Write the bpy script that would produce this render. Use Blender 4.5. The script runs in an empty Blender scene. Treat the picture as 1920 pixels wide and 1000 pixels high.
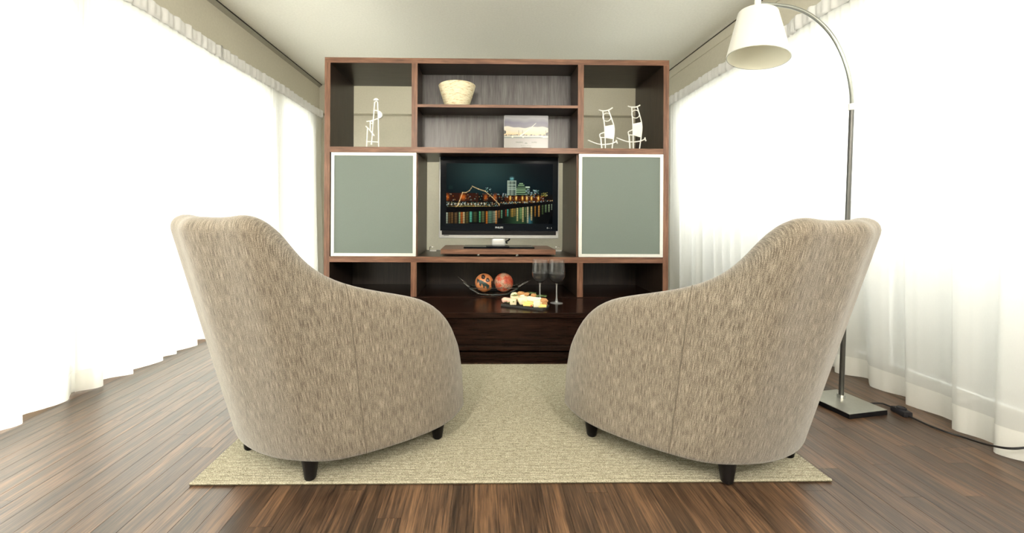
import bpy, bmesh, math, random
import numpy as np
from mathutils import Vector, Matrix, noise as mnoise

random.seed(7)
S = bpy.context.scene
COL = S.collection

# ------------------------------------------------------------------ camera
FPX, PPX, PPY = 740.0, 910.5, 400.0
YAW, ROLL, EYE = math.radians(.66), .0049, .887
cd = bpy.data.cameras.new('camera'); cam = bpy.data.objects.new('camera', cd); COL.objects.link(cam)
cd.sensor_fit = 'HORIZONTAL'; cd.sensor_width = 36.0
cd.lens = FPX * 36.0 / 1920.0
cd.shift_x = (960.0 - PPX) / 1920.0
cd.shift_y = -(500.0 - PPY) / 1920.0
cd.clip_start = .05
cam.location = (0, 0, EYE)
cam.matrix_world = (Matrix.Translation((0, 0, EYE)) @ Matrix.Rotation(-YAW, 4, 'Z') @
                    Matrix.Rotation(math.pi / 2, 4, 'X') @ Matrix.Rotation(ROLL, 4, 'Z'))
S.camera = cam

# ------------------------------------------------------------------ light
w = bpy.data.worlds.new('overcast_sky'); S.world = w; w.use_nodes = True
bg = w.node_tree.nodes['Background']
bg.inputs[0].default_value = (1.0, .997, .97, 1)
bg.inputs[1].default_value = 8.0
sd = bpy.data.lights.new('sun', 'SUN'); sd.energy = 5.5; sd.angle = math.radians(12); sd.color = (1, .95, .84)
sun = bpy.data.objects.new('sun', sd); COL.objects.link(sun); sun.location = (-6, -1, 5)
sun.rotation_euler = Vector((.80, .12, -.52)).to_track_quat('-Z', 'Y').to_euler()
S.view_settings.view_transform = 'Standard'
S.view_settings.look = 'None'
S.view_settings.exposure = 0.40
S.view_settings.gamma = 1.0
S.view_settings.use_curve_mapping = False


def ray(px, py):
    u, v = px - PPX, py - PPY
    a = (u + v * ROLL) / (1 + ROLL ** 2); b = (v - u * ROLL) / (1 + ROLL ** 2)
    c, s = math.cos(YAW), math.sin(YAW)
    r, z = a / FPX, -b / FPX
    return Vector((r * c + s, -r * s + c, z))


def on_z(px, py, z):            # the point of the horizontal plane z that stands at this place
    q = ray(px, py); return q * ((z - EYE) / q.z) + Vector((0, 0, EYE))


def on_y(px, py, y):            # the point of the upright plane y
    q = ray(px, py); return q * (y / q.y) + Vector((0, 0, EYE))


# ------------------------------------------------------------------ node helpers
def mat(name):
    m = bpy.data.materials.new(name); m.use_nodes = True
    nt = m.node_tree
    for n in list(nt.nodes): nt.nodes.remove(n)
    o = nt.nodes.new('ShaderNodeOutputMaterial')
    return m, nt, o


def N(nt, t, **kw):
    n = nt.nodes.new(t)
    for k, v in kw.items():
        if k.startswith('i_'):
            key = k[2:]
            key = int(key) if key.isdigit() else key.replace('_', ' ')
            n.inputs[key].default_value = v
        else: setattr(n, k, v)
    return n


def L(nt, a, b): nt.links.new(a, b)


def ramp(nt, fac, stops):
    r = nt.nodes.new('ShaderNodeValToRGB')
    e = r.color_ramp.elements
    while len(e) < len(stops): e.new(.5)
    for i, (p, c) in enumerate(stops):
        e[i].position = p; e[i].color = (*c, 1)
    L(nt, fac, r.inputs[0]); return r.outputs[0]


def math_node(nt, op, a, b=None):
    n = nt.nodes.new('ShaderNodeMath'); n.operation = op
    for i, v in enumerate((a, b)):
        if v is None: continue
        if isinstance(v, (int, float)): n.inputs[i].default_value = v
        else: L(nt, v, n.inputs[i])
    return n.outputs[0]


def mixc(nt, fac, a, b, mode='MIX'):
    n = nt.nodes.new('ShaderNodeMix'); n.data_type = 'RGBA'; n.blend_type = mode
    for i, v in ((0, fac), (6, a), (7, b)):
        if hasattr(v, 'links'): L(nt, v, n.inputs[i])
        elif i == 0: n.inputs[0].default_value = v
        else: n.inputs[i].default_value = (*v, 1)
    return n.outputs[2]


def noise(nt, vec, scale, detail=3, rough=.5, sc=None):
    if sc is not None:
        mp = N(nt, 'ShaderNodeMapping'); mp.inputs['Scale'].default_value = sc
        L(nt, vec, mp.inputs[0]); vec = mp.outputs[0]
    n = N(nt, 'ShaderNodeTexNoise', i_Scale=scale, i_Detail=detail, i_Roughness=rough)
    L(nt, vec, n.inputs['Vector']); return n.outputs['Fac']


def plain(name, col, rough=.5, metal=0, spec=.5, bump=None, **kw):
    m, nt, o = mat(name)
    p = N(nt, 'ShaderNodeBsdfPrincipled')
    tc = N(nt, 'ShaderNodeTexCoord')
    f = noise(nt, tc.outputs['Object'], 60, 3)
    c = mixc(nt, f, [v * .92 for v in col], [min(1, v * 1.08) for v in col])
    L(nt, c, p.inputs['Base Color'])
    p.inputs['Roughness'].default_value = rough; p.inputs['Metallic'].default_value = metal
    p.inputs['Specular IOR Level'].default_value = spec
    for k, v in kw.items(): p.inputs[k.replace('_', ' ')].default_value = v
    if bump:
        b = N(nt, 'ShaderNodeBump', i_Strength=bump[0], i_Distance=.002)
        L(nt, noise(nt, tc.outputs['Object'], bump[1], 4), b.inputs['Height'])
        L(nt, b.outputs[0], p.inputs['Normal'])
    L(nt, p.outputs[0], o.inputs[0]); return m


def wood(name, dark, mid, light, axis, rough=.3, spec=.5, fine=1.0, coat=0.0, rnd=None):
    """grain runs along axis; rnd: 'object' or 'island' gives each piece its own shade"""
    m, nt, o = mat(name)
    p = N(nt, 'ShaderNodeBsdfPrincipled')
    tc = N(nt, 'ShaderNodeTexCoord')
    vec = tc.outputs['Object']
    r = None
    if rnd == 'object': r = N(nt, 'ShaderNodeObjectInfo').outputs['Random']
    elif rnd == 'island': r = N(nt, 'ShaderNodeNewGeometry').outputs['Random Per Island']
    if r is not None:
        cv = N(nt, 'ShaderNodeCombineXYZ')
        L(nt, math_node(nt, 'MULTIPLY', r, 37.0), cv.inputs[0]); L(nt, math_node(nt, 'MULTIPLY', r, 91.0), cv.inputs[1])
        va = N(nt, 'ShaderNodeVectorMath'); va.operation = 'ADD'
        L(nt, vec, va.inputs[0]); L(nt, cv.outputs[0], va.inputs[1]); vec = va.outputs[0]
    st = [1, 1, 1]; st[axis] = .035
    g1 = noise(nt, vec, 230 * fine, 3, .6, st)
    st2 = [1, 1, 1]; st2[axis] = .07
    g2 = noise(nt, vec, 38 * fine, 4, .6, st2)
    f = math_node(nt, 'ADD', math_node(nt, 'MULTIPLY', g1, .5), math_node(nt, 'MULTIPLY', g2, .5))
    if r is not None:
        f = math_node(nt, 'ADD', f, math_node(nt, 'MULTIPLY', math_node(nt, 'SUBTRACT', r, .5), .11))
    c = ramp(nt, f, [(.36, dark), (.5, mid), (.66, light)])
    L(nt, c, p.inputs['Base Color'])
    p.inputs['Roughness'].default_value = rough; p.inputs['Specular IOR Level'].default_value = spec
    p.inputs['Coat Weight'].default_value = coat; p.inputs['Coat Roughness'].default_value = .1
    b = N(nt, 'ShaderNodeBump', i_Strength=.12, i_Distance=.001)
    L(nt, g1, b.inputs['Height']); L(nt, b.outputs[0], p.inputs['Normal'])
    L(nt, p.outputs[0], o.inputs[0]); return m


# ------------------------------------------------------------------ materials
M = {}
wal = ((.07, .03, .018), (.17, .078, .045), (.30, .155, .095))
for ax, nm in ((0, 'x'), (1, 'y'), (2, 'z')):
    M['wal' + nm] = wood('walnut_grain_' + nm, *wal, ax, rough=.38, fine=1.2)
wen = ((.006, .003, .002), (.014, .006, .004), (.030, .014, .009))
M['wenx'] = wood('wenge_grain_x', *wen, 0, rough=.22, spec=.24)
M['wenz'] = wood('wenge_grain_z', (.06, .054, .056), (.105, .098, .10), (.165, .158, .16), 2, rough=.30)
M['panel'] = wood('dark_panel_grain', (.010, .006, .005), (.018, .011, .008), (.032, .02, .015), 2, rough=.4)
fl = ((.016, .009, .006), (.070, .039, .023), (.195, .108, .056))
inn = ((.012, .007, .005), (.027, .016, .011), (.052, .033, .024))
for ax, nm in ((0, 'x'), (1, 'y'), (2, 'z')):
    M['veneer_' + nm] = wood('dark_veneer_' + nm, *inn, ax, rough=.32, spec=.3, fine=1.2)
M['plank'] = wood('floor_plank', *fl, 1, rough=.32, spec=.85, rnd='object')
M['plank_far'] = wood('floor_plank_far', *fl, 1, rough=.32, spec=.85, rnd='island')
M['ceil'] = plain('ceiling_paint', (.86, .85, .78), .9, spec=.2, bump=(.1, 30))
M['wallp'] = plain('beige_wallpaper', (.58, .55, .455), .85, spec=.2, bump=(.25, 350))
M['cornice'] = plain('shade_darkened_cornice', (.36, .345, .285), .85, spec=.2)  # beige darkened so the strip carries its shade in the colour
M['conc'] = plain('terrace_concrete', (.30, .30, .29), .9, spec=.2)
M['dark'] = plain('dark_gap', (.03, .03, .025), .8)
M['frame'] = plain('white_window_frame', (.7, .7, .68), .4)
M['alu'] = plain('brushed_aluminium', (.78, .78, .74), .42, metal=.55)
M['chrome'] = plain('polished_chrome', (.75, .76, .76), .16, metal=1)
M['pole'] = plain('dark_chrome_pole', (.10, .10, .095), .32, metal=.6)
M['archrome'] = plain('satin_chrome_arc', (.34, .36, .34), .3, metal=.75)
M['steel'] = plain('brushed_steel', (.55, .55, .50), .35, metal=1)
M['black'] = plain('black_lacquer', (.008, .008, .010), .3, spec=.2)
M['blackwood'] = plain('black_wood_leg', (.006, .005, .005), .45, spec=.25)
M['rubber'] = plain('black_rubber', (.012, .012, .016), .5)
M['tvblack'] = plain('gloss_black_plastic', (.004, .006, .009), .12, spec=.05)
M['silver'] = plain('silver_plastic', (.62, .63, .62), .35, metal=.3)
M['whitewire'] = plain('white_painted_wire', (.86, .86, .82), .5)
M['whitepl'] = plain('white_plastic', (.85, .84, .78), .4)
M['slate'] = plain('black_slate', (.02, .02, .017), .6, bump=(.6, 90))
M['print'] = plain('black_print', (.04, .04, .04), .6)
M['lightprint'] = plain('pale_print', (.75, .78, .78), .5)
M['cord'] = plain('black_cord', (.01, .01, .012), .45)


def frosted():
    m, nt, o = mat('frosted_green_glass')
    p = N(nt, 'ShaderNodeBsdfPrincipled'); tc = N(nt, 'ShaderNodeTexCoord')
    f = noise(nt, tc.outputs['Object'], 400, 2)
    L(nt, mixc(nt, f, (.155, .19, .17), (.19, .226, .202)), p.inputs['Base Color'])
    p.inputs['Roughness'].default_value = .5; p.inputs['Specular IOR Level'].default_value = .4
    p.inputs['Transmission Weight'].default_value = .12
    L(nt, p.outputs[0], o.inputs[0]); return m


M['frosted'] = frosted()


def pane():
    m, nt, o = mat('window_glass')
    t = N(nt, 'ShaderNodeBsdfTransparent'); t.inputs[0].default_value = (.97, .985, .97, 1)
    g = N(nt, 'ShaderNodeBsdfGlossy'); g.inputs['Roughness'].default_value = .02
    fr = N(nt, 'ShaderNodeFresnel', i_IOR=1.35)
    tc = N(nt, 'ShaderNodeTexCoord')
    x = N(nt, 'ShaderNodeMixShader')
    L(nt, fr.outputs[0], x.inputs[0]); L(nt, t.outputs[0], x.inputs[1]); L(nt, g.outputs[0], x.inputs[2])
    L(nt, x.outputs[0], o.inputs[0]); return m


M['pane'] = pane()


def clear_glass(name, tint, ior=1.48, body=1.0):
    m, nt, o = mat(name)
    p = N(nt, 'ShaderNodeBsdfPrincipled'); tc = N(nt, 'ShaderNodeTexCoord')
    L(nt, mixc(nt, noise(nt, tc.outputs['Object'], 20, 1), [v * .98 for v in tint], tint), p.inputs['Base Color'])
    p.inputs['Roughness'].default_value = .0; p.inputs['Transmission Weight'].default_value = body; p.inputs['IOR'].default_value = ior
    L(nt, p.outputs[0], o.inputs[0]); return m


M['glass'] = clear_glass('clear_glass', (.97, .98, .98))
M['glintglass'] = clear_glass('glint_whitened_glass', (.9, .92, .92), 1.5, .80)  # white diffuse share stands in for glints on stem and foot
M['bowlglass'] = clear_glass('thin_bowl_glass', (.95, .96, .96), 1.4, .982)
M['greyglass'] = clear_glass('smoky_glass', (.62, .70, .72))
M['wine'] = plain('dark_red_wine', (.006, .002, .004), .15, spec=.15)


def sheer(name, trans, diff, see, col, fine):
    m, nt, o = mat(name)
    tc = N(nt, 'ShaderNodeTexCoord')
    f = noise(nt, tc.outputs['Object'], fine, 2, .6, (1, 1, .15))
    c = mixc(nt, f, [v * .96 for v in col], col)
    t = N(nt, 'ShaderNodeBsdfTranslucent'); d = N(nt, 'ShaderNodeBsdfDiffuse'); s = N(nt, 'ShaderNodeBsdfTransparent')
    L(nt, c, t.inputs[0]); L(nt, c, d.inputs[0])
    a = N(nt, 'ShaderNodeMixShader'); a.inputs[0].default_value = diff / (trans + diff)
    L(nt, t.outputs[0], a.inputs[1]); L(nt, d.outputs[0], a.inputs[2])
    b = N(nt, 'ShaderNodeMixShader'); b.inputs[0].default_value = see
    L(nt, a.outputs[0], b.inputs[1]); L(nt, s.outputs[0], b.inputs[2])
    L(nt, b.outputs[0], o.inputs[0]); return m


M['sheer'] = sheer('sheer_white_voile', .62, .38, .16, (.93, .925, .89), 500)
M['hem'] = sheer('double_voile_hem', .45, .55, .0, (.95, .945, .90), 500)
M['tape'] = sheer('curtain_heading_tape', .15, .85, .0, (.88, .88, .87), 300)
M['shade'] = sheer('white_lamp_shade_fabric', .5, .5, .0, (.97, .965, .94), 600)
M['shade_in'] = sheer('cream_shade_lining', .2, .8, .0, (.88, .85, .72), 600)


def fabric(name, dark, mid, light):
    m, nt, o = mat(name)
    p = N(nt, 'ShaderNodeBsdfPrincipled')
    uv = N(nt, 'ShaderNodeTexCoord').outputs['UV']
    a = noise(nt, uv, 480, 3, .65, (1, .055, 1))       # long upright slubs
    b = noise(nt, uv, 800, 2, .7, (1, .5, 1))         # weave speckle
    c = noise(nt, uv, 45, 3, .55, (1, .22, 1))
    f = math_node(nt, 'ADD', math_node(nt, 'ADD', math_node(nt, 'MULTIPLY', a, .47), math_node(nt, 'MULTIPLY', b, .46)),
                  math_node(nt, 'MULTIPLY', c, .07))
    L(nt, ramp(nt, f, [(.39, dark), (.50, mid), (.61, light)]), p.inputs['Base Color'])
    p.inputs['Roughness'].default_value = .95; p.inputs['Specular IOR Level'].default_value = .1
    p.inputs['Sheen Weight'].default_value = .35; p.inputs['Sheen Roughness'].default_value = .5
    bp = N(nt, 'ShaderNodeBump', i_Strength=.28, i_Distance=.002)
    L(nt, b, bp.inputs['Height']); L(nt, bp.outputs[0], p.inputs['Normal'])
    L(nt, p.outputs[0], o.inputs[0]); return m


M['fabric'] = fabric('beige_chenille', (.055, .045, .033), (.165, .138, .105), (.33, .288, .23))
M['seam'] = plain('beige_thread', (.12, .10, .075), .9)


def rugmat():
    m, nt, o = mat('ribbed_beige_wool')
    p = N(nt, 'ShaderNodeBsdfPrincipled')
    v = N(nt, 'ShaderNodeTexCoord').outputs['Object']
    a = noise(nt, v, 420, 3, .7); b = noise(nt, v, 130, 2, .6, (.3, 1, 1))
    f = math_node(nt, 'ADD', math_node(nt, 'MULTIPLY', a, .82), math_node(nt, 'MULTIPLY', b, .18))
    yarn = ramp(nt, f, [(.36, (.13, .118, .082)), (.5, (.34, .315, .235)), (.64, (.56, .525, .415))])
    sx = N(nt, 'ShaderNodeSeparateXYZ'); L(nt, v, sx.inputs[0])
    groove_shade = ramp(nt, math_node(nt, 'ADD', math_node(nt, 'MULTIPLY', sx.outputs[2], 1000.0 / 9.0), 0.0), [(.57, (.42, .40, .36)), (.80, (1, 1, 1))])  # shade of the rib grooves put into the colour, by height
    L(nt, mixc(nt, 1.0, yarn, groove_shade, 'MULTIPLY'), p.inputs['Base Color'])
    p.inputs['Roughness'].default_value = .95; p.inputs['Specular IOR Level'].default_value = .1
    bp = N(nt, 'ShaderNodeBump', i_Strength=.6, i_Distance=.003)
    L(nt, a, bp.inputs['Height']); L(nt, bp.outputs[0], p.inputs['Normal'])
    L(nt, p.outputs[0], o.inputs[0]); return m


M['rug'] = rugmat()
M['rugedge'] = plain('rug_binding', (.10, .075, .045), .9, bump=(.5, 200))


def painted(name, rough=.5, emit=0.0):
    """colour comes from the mesh's own colour attribute: a print or a screen"""
    m, nt, o = mat(name)
    a = N(nt, 'ShaderNodeVertexColor', layer_name='col')
    if emit:
        e = N(nt, 'ShaderNodeEmission', i_Strength=emit); g = N(nt, 'ShaderNodeBsdfGlossy'); g.inputs['Roughness'].default_value = .08
        g.inputs[0].default_value = (.004, .004, .005, 1)
        L(nt, a.outputs[0], e.inputs[0]); ad = N(nt, 'ShaderNodeAddShader')
        L(nt, e.outputs[0], ad.inputs[0]); L(nt, g.outputs[0], ad.inputs[1]); L(nt, ad.outputs[0], o.inputs[0])
    else:
        p = N(nt, 'ShaderNodeBsdfPrincipled'); L(nt, a.outputs[0], p.inputs['Base Color']); p.inputs['Roughness'].default_value = rough
        L(nt, p.outputs[0], o.inputs[0])
    return m


M['screen'] = painted('lit_screen', emit=1.0)
M['printed'] = painted('glossy_print', .25)
M['gourd'] = painted('painted_gourd', .3)


def bowl_mat():
    m, nt, o = mat('cream_papier_mache')
    p = N(nt, 'ShaderNodeBsdfPrincipled'); v = N(nt, 'ShaderNodeTexCoord').outputs['Object']
    f = noise(nt, v, 60, 4, .6, (.5, .5, 2.2))
    L(nt, ramp(nt, f, [(.34, (.55, .40, .22)), (.47, (.74, .66, .45)), (.7, (.85, .79, .60))]), p.inputs['Base Color'])
    p.inputs['Roughness'].default_value = .7
    L(nt, p.outputs[0], o.inputs[0]); return m


M['bowl'] = bowl_mat()


def red_ball():
    m, nt, o = mat('red_speckled_stone')
    p = N(nt, 'ShaderNodeBsdfPrincipled'); v = N(nt, 'ShaderNodeTexCoord').outputs['Object']
    a = noise(nt, v, 22, 3, .6); b = noise(nt, v, 170, 2, .6)
    c = ramp(nt, a, [(.42, (.50, .30, .20)), (.52, (.62, .13, .06)), (.66, (.45, .06, .03))])
    c2 = ramp(nt, b, [(.36, (.10, .05, .03)), (.42, (1, 1, 1)), (.5, (1, 1, 1))])
    L(nt, mixc(nt, 1.0, c, c2, 'MULTIPLY'), p.inputs['Base Color'])
    p.inputs['Roughness'].default_value = .4
    L(nt, p.outputs[0], o.inputs[0]); return m


M['redball'] = red_ball()


# ------------------------------------------------------------------ object helpers
def tag(o, label=None, cat=None, group=None, kind=None):
    if label: o['label'] = label
    if cat: o['category'] = cat
    if group: o['group'] = group
    if kind: o['kind'] = kind
    return o


def empty(name, loc=(0, 0, 0), rz=0, label=None, cat=None, group=None):
    o = bpy.data.objects.new(name, None); COL.objects.link(o)
    o.empty_display_size = .05
    o.location = loc; o.rotation_euler = (0, 0, rz)
    return tag(o, label, cat, group)


def link(name, me, m, parent=None, smooth=None):
    o = bpy.data.objects.new(name, me); COL.objects.link(o)
    if m is not None and not me.materials: me.materials.append(m)
    if parent is not None: o.parent = parent
    return o


def obj(name, bm, m, parent=None, smooth=None):
    bmesh.ops.recalc_face_normals(bm, faces=bm.faces)
    if smooth is not None:
        a = math.radians(smooth)
        for f in bm.faces: f.smooth = True
        for e in bm.edges:
            if len(e.link_faces) == 2 and e.calc_face_angle(0) > a: e.smooth = False
    me = bpy.data.meshes.new(name); bm.to_mesh(me); bm.free()
    return link(name, me, m, parent)


def box(bm, lo, hi, bev=0.0, seg=1):
    lo, hi = Vector(lo), Vector(hi)
    r = bmesh.ops.create_cube(bm, size=1.0)
    vs = r['verts']
    for v in vs:
        v.co = Vector(((v.co.x + .5) * (hi.x - lo.x) + lo.x, (v.co.y + .5) * (hi.y - lo.y) + lo.y, (v.co.z + .5) * (hi.z - lo.z) + lo.z))
    if bev:
        es = list({e for v in vs for e in v.link_edges})
        bmesh.ops.bevel(bm, geom=es, offset=bev, segments=seg, profile=.5, affect='EDGES')
    return bm


def bx(name, lo, hi, m, parent=None, bev=.0, seg=1, smooth=None):
    return obj(name, box(bmesh.new(), lo, hi, bev, seg), m, parent, smooth)


def lathe(bm, prof, n=32, c=(0, 0, 0), close=False):
    """prof: list of (r, z); r = 0 closes at the axis"""
    rings = []
    for r, z in prof:
        if r < 1e-6: rings.append([bm.verts.new((c[0], c[1], c[2] + z))])
        else: rings.append([bm.verts.new((c[0] + r * math.cos(2 * math.pi * k / n), c[1] + r * math.sin(2 * math.pi * k / n), c[2] + z)) for k in range(n)])
    prs = list(zip(rings[:-1], rings[1:]))
    if close: prs.append((rings[-1], rings[0]))
    for a, b in prs:
        for k in range(n):
            k2 = (k + 1) % n
            if len(a) == 1 and len(b) == 1: continue
            if len(a) == 1: bm.faces.new((a[0], b[k2], b[k]))
            elif len(b) == 1: bm.faces.new((a[k], a[k2], b[0]))
            else: bm.faces.new((a[k], a[k2], b[k2], b[k]))
    return bm


def tube(bm, pts, r, n=8, cap=True):
    pts = [Vector(p) for p in pts]
    rs = r if isinstance(r, (list, tuple)) else [r] * len(pts)
    up = None; rings = []
    for i, p in enumerate(pts):
        t = (pts[min(i + 1, len(pts) - 1)] - pts[max(i - 1, 0)]).normalized()
        if up is None:
            up = t.orthogonal().normalized()
        up = (up - t * up.dot(t)); up = up.normalized() if up.length > 1e-6 else t.orthogonal().normalized()
        s = t.cross(up)
        rings.append([bm.verts.new(p + (up * math.cos(2 * math.pi * k / n) + s * math.sin(2 * math.pi * k / n)) * rs[i]) for k in range(n)])
    for a, b in zip(rings[:-1], rings[1:]):
        for k in range(n):
            bm.faces.new((a[k], a[(k + 1) % n], b[(k + 1) % n], b[k]))
    if cap:
        bm.faces.new(rings[0][::-1]); bm.faces.new(rings[-1])
    return bm


def spline(pts, k=8):
    """Catmull-Rom through points"""
    P = [Vector(p) for p in pts]; out = []
    for i in range(len(P) - 1):
        a, b, c, d = P[max(i - 1, 0)], P[i], P[i + 1], P[min(i + 2, len(P) - 1)]
        for j in range(k):
            t = j / k
            out.append(.5 * ((2 * b) + (c - a) * t + (2 * a - 5 * b + 4 * c - d) * t * t + (3 * b - a - 3 * c + d) * t ** 3))
    out.append(P[-1]); return out


def prism(bm, poly, z0, z1, ins=0.0):
    """poly in xy, extruded in z; ins shrinks both ends for a soft edge"""
    n = len(poly)
    cx = sum(p[0] for p in poly) / n; cy = sum(p[1] for p in poly) / n
    def ring(z, s): return [bm.verts.new((cx + (x - cx) * s, cy + (y - cy) * s, z)) for x, y in poly]
    if ins:
        rs = []
        for k in range(5):
            a = k / 4 * math.pi / 2; rs.append((z0 + ins * (1 - math.sin(a)), 1 - ins * (1 - math.cos(a)) * 3))
        rs = rs[::-1] and sorted(rs) if False else rs
        lower = [(z0 + ins * (1 - math.cos(k / 4 * math.pi / 2)), 1 - 3 * ins * (1 - math.sin(k / 4 * math.pi / 2))) for k in range(5)]
        upper = [(z1 - (z - z0), s) for z, s in reversed(lower)]
        levels = lower + upper
    else: levels = [(z0, 1), (z1, 1)]
    rings = [ring(z, s) for z, s in levels]
    for a, b in zip(rings[:-1], rings[1:]):
        for k in range(n): bm.faces.new((a[k], a[(k + 1) % n], b[(k + 1) % n], b[k]))
    bm.faces.new(rings[0][::-1]); bm.faces.new(rings[-1])
    return bm


def text_mesh(name, s, size, m, parent, loc, bold=0.0):
    """upright flat lettering facing -y, its middle at loc"""
    cu = bpy.data.curves.new(name, 'FONT'); cu.body = s; cu.size = size; cu.align_x = 'CENTER'; cu.align_y = 'CENTER'
    cu.offset = bold; cu.extrude = .0002; cu.resolution_u = 3
    t = bpy.data.objects.new(name, cu); COL.objects.link(t)
    me = bpy.data.meshes.new_from_object(t.evaluated_get(bpy.context.evaluated_depsgraph_get()))
    bpy.data.objects.remove(t); bpy.data.curves.remove(cu)
    me.transform(Matrix.Translation(loc) @ Matrix.Rotation(math.pi / 2, 4, 'X'))
    me.name = name
    return link(name, me, m, parent)


def struct(o): o['kind'] = 'structure'; return o


# ================================================================== the room
XL, XR, YB, YR, HC = -2.06, 2.11, 4.957, -2.4, 2.45
HB = 2.05                                  # underside of the beams over the windows
struct(bx('ceiling', (XL - .3, YR - .2, HC), (XR + .3, YB + .2, HC + .15), M['ceil']))
sub = struct(bx('floor', (XL - .3, YR - .2, -.12), (XR + .3, YB + .2, -.014), M['dark']))
struct(bx('wall_back', (XL - .3, YB, -.014), (XR + .3, YB + .2, HC), M['wallp']))
struct(bx('trim_1', (XL + .0, YB - .107, 2.10), (XR, YB, HC), M['wallp']))          # dropped beam on the back wall
struct(bx('wall_rear', (XL - .3, YR - .2, -.014), (XR + .3, YR, HC), M['wallp']))


def side_wall(name, x0, x1, openings, bx0, bx1):
    """beam over the windows and solid piers between them"""
    bm = bmesh.new()
    box(bm, (bx0, YR, HB), (bx1, YB, HC))
    y = YR
    for a, b in openings:
        if a > y: box(bm, (x0, y, -.014), (x1, a, HB))
        y = b
    box(bm, (x0, y, -.014), (x1, YB, HB))
    return struct(obj(name, bm, M['wallp']))


OPL = [(-1.7, 1.86), (1.96, 3.76), (3.88, 4.60)]
OPR = [(-1.7, 4.05)]
BL, BR = -1.985, 2.045
side_wall('wall_left', XL - .2, XL, OPL, XL - .2, BL)
side_wall('wall_right', XR, XR + .2, OPR, BR, XR + .2)
# dark strips put in as the shade of ceiling gaps; cornices
struct(bx('trim_2', (BL, YR, HC - .009), (BL + .034, YB, HC), M['dark']))
struct(bx('trim_3', (BR - .012, YR, HC - .008), (BR, YB, HC), M['dark']))
bm = bmesh.new()
for y in (YR, YB): [bm.verts.new(p) for p in ((BL, y, HC - .009), (BL + .030, y, HC - .009), (BL, y, HC - .036))]
bm.verts.ensure_lookup_table(); v = bm.verts
for f in ((0, 1, 4, 3), (1, 2, 5, 4), (2, 0, 3, 5), (0, 2, 1), (3, 4, 5)): bm.faces.new([v[i] for i in f])
struct(obj('trim_4', bm, M['cornice']))
struct(bx('trim_5', (BR - .008, YR, HC - .09), (BR, YB, HC - .008), M['wallp']))
# windows
k = 0
for x, ops, sgn in ((XL, OPL, -1), (XR, OPR, 1)):
    for a, b in ops:
        k += 1
        root = empty('window_%d' % k, (0, 0, 0)); struct(root)
        xa, xb = sorted((x + sgn * .06, x + sgn * .11))
        nsash = max(1, round((b - a) / 1.8))
        ww = (b - a) / nsash
        for i in range(nsash):
            y0, y1 = a + i * ww, a + (i + 1) * ww
            bm = bmesh.new(); t = .035
            box(bm, (xa, y0, .0), (xb, y1, .09)); box(bm, (xa, y0, HB - t), (xb, y1, HB))
            box(bm, (xa, y0, .09), (xb, y0 + t, HB - t)); box(bm, (xa, y1 - t, .09), (xb, y1, HB - t))
            obj('window_frame', bm, M['frame'], root)
            xm = (xa + xb) / 2
            bx('pane', (xm - .003, y0 + t, .09), (xm + .003, y1 - t, HB - t), M['pane'], root)
struct(bx('trim_6', (XL - 40, -40, -.4), (XL - .2, 45, -.15), M['conc']))      # terrace outside, left
struct(bx('trim_7', (XR + .2, -40, -.4), (XR + 40, 45, -.15), M['conc']))      # terrace outside, right

struct(bx('trim_8', (XR + .85, -12, -.15), (XR + 1.0, 20, 1.0), M['conc']))     # terrace parapet, right, added and raised to dim the curtain's lower half
# ------------------------------------------------------------------ floor planks
PW = .0705
lens = [.55, .7, .85, 1.0]


def plank_bm(bm, x0, x1, y0, y1):
    c, zt, zb_ = .0004, 0.0, -.014
    lo = [bm.verts.new(p) for p in ((x0, y0, zb_), (x1, y0, zb_), (x1, y1, zb_), (x0, y1, zb_))]
    md = [bm.verts.new((q.co.x, q.co.y, zt - c)) for q in lo]
    tp = [bm.verts.new(p) for p in ((x0 + c, y0 + 1e-5, zt), (x1 - c, y0 + 1e-5, zt), (x1 - c, y1 - 1e-5, zt), (x0 + c, y1 - 1e-5, zt))]
    for a, b in ((lo, md), (md, tp)):
        for i in range(4): bm.faces.new((a[i], a[(i + 1) % 4], b[(i + 1) % 4], b[i]))
    bm.faces.new(tp); bm.faces.new(lo[::-1])


planks = []
rng = random.Random(3)
nrow = int((XR - XL) / PW)
for i in range(-3, nrow + 3):
    x = XL + i * PW
    if x > XR: continue
    y = YR + rng.uniform(-.8, 0)
    while y < YB:
        l = rng.choice(lens); planks.append((x, y, l)); y += l
PM = {}
for l in lens:
    b = bmesh.new(); g = .0003
    plank_bm(b, g, PW - g, g, l - g)
    me = bpy.data.meshes.new('plank'); b.to_mesh(me); b.free(); me.materials.append(M['plank']); PM[l] = me


def seen(x, y, l):
    yy = y + l
    if yy < 1.0: return False
    if abs(x) / max(yy, .1) > 1.42: return False
    if -.80 < x < 1.02 and y > 1.38 and yy < 2.3: return False       # wholly under the rug
    if yy > 3.2 and -1.45 < x < 1.6: return False                    # behind the cabinet
    return -2.03 < x < 2.05
near = sorted((p for p in planks if seen(*p)), key=lambda p: math.hypot(p[0] + .03, p[1] + .4 * p[2]))
parts = set(near[:298])
bm = bmesh.new()
for p in planks:
    x, y, l = p
    if p in parts:
        o = bpy.data.objects.new('plank', PM[l]); COL.objects.link(o); o.parent = sub; o.location = (x, y, 0)
    else: plank_bm(bm, x + .0003, x + PW - .0003, max(y, YR) + .0003, min(y + l, YB) - .0003)
fp = obj('far_planks', bm, M['plank_far'], sub); fp['kind'] = 'stuff'


# ------------------------------------------------------------------ curtains
def interp(x, xs, ys): return float(np.interp(x, xs, ys))


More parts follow.
